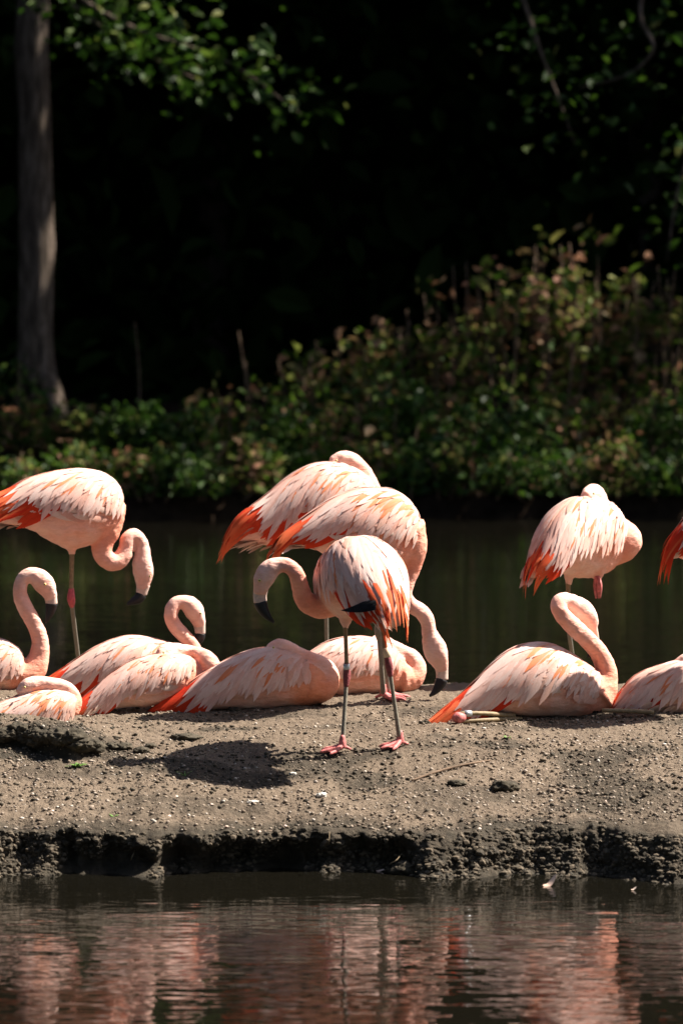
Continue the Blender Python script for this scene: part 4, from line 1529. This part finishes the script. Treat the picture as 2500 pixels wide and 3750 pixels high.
# eroded ledge clods at the left
g = np.random.default_rng(91)
for i in range(20):
    f = i / 19
    dx = 8 + 215 * f + g.uniform(-6, 6)
    dy = 1688 + 40 * f ** 1.5 + g.uniform(-12, 10)
    clod('turf_clod', 'dark crumbling clod on the eroded ledge', dx, dy, g.uniform(.016, .032), 30 + i, group='clods of the eroded ledge', sq=.75)
for i, (dx, dy, r) in enumerate([(255, 1718, .02), (285, 1722, .022), (325, 1725, .02), (345, 1718, .014)]):
    clod('turf_clod', 'dark crumbling clod in the row beside the eroded ledge', dx, dy, r, 60 + i, group='clods beside the eroded ledge', sq=.6)


# floating down feathers at the water's edge
def floater(dx, dy, L, ang, label, d=None):
    w = D(dx, dy, 12.0)
    ray = (w - np.array((0, 0, CAM_Z)))
    k = CAM_Z / -ray[2]
    w = np.array((0, 0, CAM_Z)) + ray * k
    t = np.array((math.cos(ang), .25, max(0, math.sin(ang))))
    P = np.array([w + t * L * (q / 6 - .5) + (0, 0, .004 + .35 * L * (q / 6) ** 2 * max(0, math.sin(ang))) for q in range(7)])
    P[:, 2] = np.maximum(P[:, 2], .003)
    o = feather(P, np.tile((0, -.5, .85), (7, 1)), L * .16, F_DOWN, None, 'fallen_feather', roundness=.5)
    tag(o, label, 'feather', 'feathers fallen at the waterline')


floater(873, 2003, .028, .2, 'tiny pale feather afloat beside the wet mud lump')
floater(1262, 2036, .06, .75, 'curled white feather standing at the right waterline')
floater(205, 2001, .03, .1, 'small white feather at the dark left waterline')
floater(372, 1996, .025, 1.2, 'white feather upright against the dark undercut bank')
floater(12, 1985, .035, .3, 'white feather at the bank foot by the left frame edge')
floater(1455, 2046, .02, .5, 'tiny white feather at the waterline near the right edge')


def on_ground(dx, dy):
    best = None
    for q in np.arange(12.4, 14.6, .01):
        w = D(dx, dy, q)
        e = abs(w[2] - float(ground(w[0], w[1], False)))
        if best is None or e < best[0]:
            best = (e, w)
    w = best[1]
    w[2] = float(ground(w[0], w[1]))
    return w


# a dry twig on the slope
P = [on_ground(a, b_) + (0, 0, .006) for a, b_ in ((945, 1796), (1000, 1778), (1060, 1766), (1125, 1752))]
A = Acc(); A.tube(P, [.004, .0045, .004, .003], 6, 20)
tag(link('dry_twig', A.mesh('dry_twig'), M_STEM), 'thin dry twig lying on the sand slope', 'twig')


def tuft(dx, dy, n, L, label, seed, mat, wid=.004):
    g = np.random.default_rng(seed)
    w = on_ground(dx, dy)
    t = thing('plant_tuft', tuple(w), label, 'plant', None)
    for i in range(n):
        a = g.uniform(0, 6.28)
        l = L * g.uniform(.6, 1.2)
        dr = np.array((math.cos(a), math.sin(a), g.uniform(.4, 1.2)))
        dr = unit(dr)
        P = np.array([w + dr * l * k / 6 - np.array((0, 0, l * .35)) * (k / 6) ** 2 for k in range(7)])
        feather(P, np.tile(unit(np.array((-dr[0], -dr[1], 1.2))), (7, 1)), wid, mat, t, 'leaf', roundness=.3)


M_STRAW = simple('dry_straw', (.20, .15, .09), .7, .2, .2, 40)
M_GRASS = simple('grass_blade', (.10, .19, .035), .6, .3, .3, 60)
tuft(178, 1768, 16, .045, 'bright green weed growing below the eroded ledge', 1, M_GRASS, .0065)
tuft(425, 1782, 7, .05, 'few yellowish grass blades inside the big bird shadow', 2, M_GRASS, .0022)
tuft(262, 1875, 6, .03, 'tiny green sprout on the sand near the left bank edge', 3, M_GRASS, .004)
tuft(1165, 1775 - 72, 6, .022, 'tiny green sprout on the sand before the sitting bird', 4, M_GRASS, .004)

# shed down and straw on the slope and at the bank edge
g = np.random.default_rng(17)
for i, (dx, dy) in enumerate([(388, 1650 + 235), (405, 1838), (485, 1860), (520, 1906), (595, 1915), (655, 1905), (1255, 1770), (1100, 1905), (300, 1892), (1390, 1840), (930, 1850), (120, 1870)]):
    w = on_ground(dx, dy)
    L = g.uniform(.009, .017)
    an = g.uniform(-.6, .6)
    P = np.array([w + np.array((math.cos(an), math.sin(an), 0)) * L * (q / 6 - .5) + (0, 0, .006 + .004 * math.sin(q / 6 * 3.1)) for q in range(7)])
    o = feather(P, np.tile((0, -.3, .95), (7, 1)), L * .3, F_DOWN, None, 'shed_down_feather', roundness=.8)
    tag(o, 'tiny shed white down feather lying on the sand slope', 'feather', 'shed down feathers on the sand slope')
for i, (dx, dy, a, L) in enumerate([(300, 1978, 1.2, .04), (895, 1985, .6, .05), (755, 1940, 1.5, .035)]):
    w = D(dx, dy, 12.44)
    P = [w, w + np.array((math.cos(a) * L * .5, -.015, math.sin(a) * L * .5)), w + np.array((math.cos(a) * L, .05, math.sin(a) * L))]
    A = Acc(); A.tube(P, [.0014, .0013, .001], 6, 8)
    tag(link('straw', A.mesh('straw'), M_STRAW), 'bit of dry straw hanging on the dark bank face', 'straw', 'straws on the dark bank face')
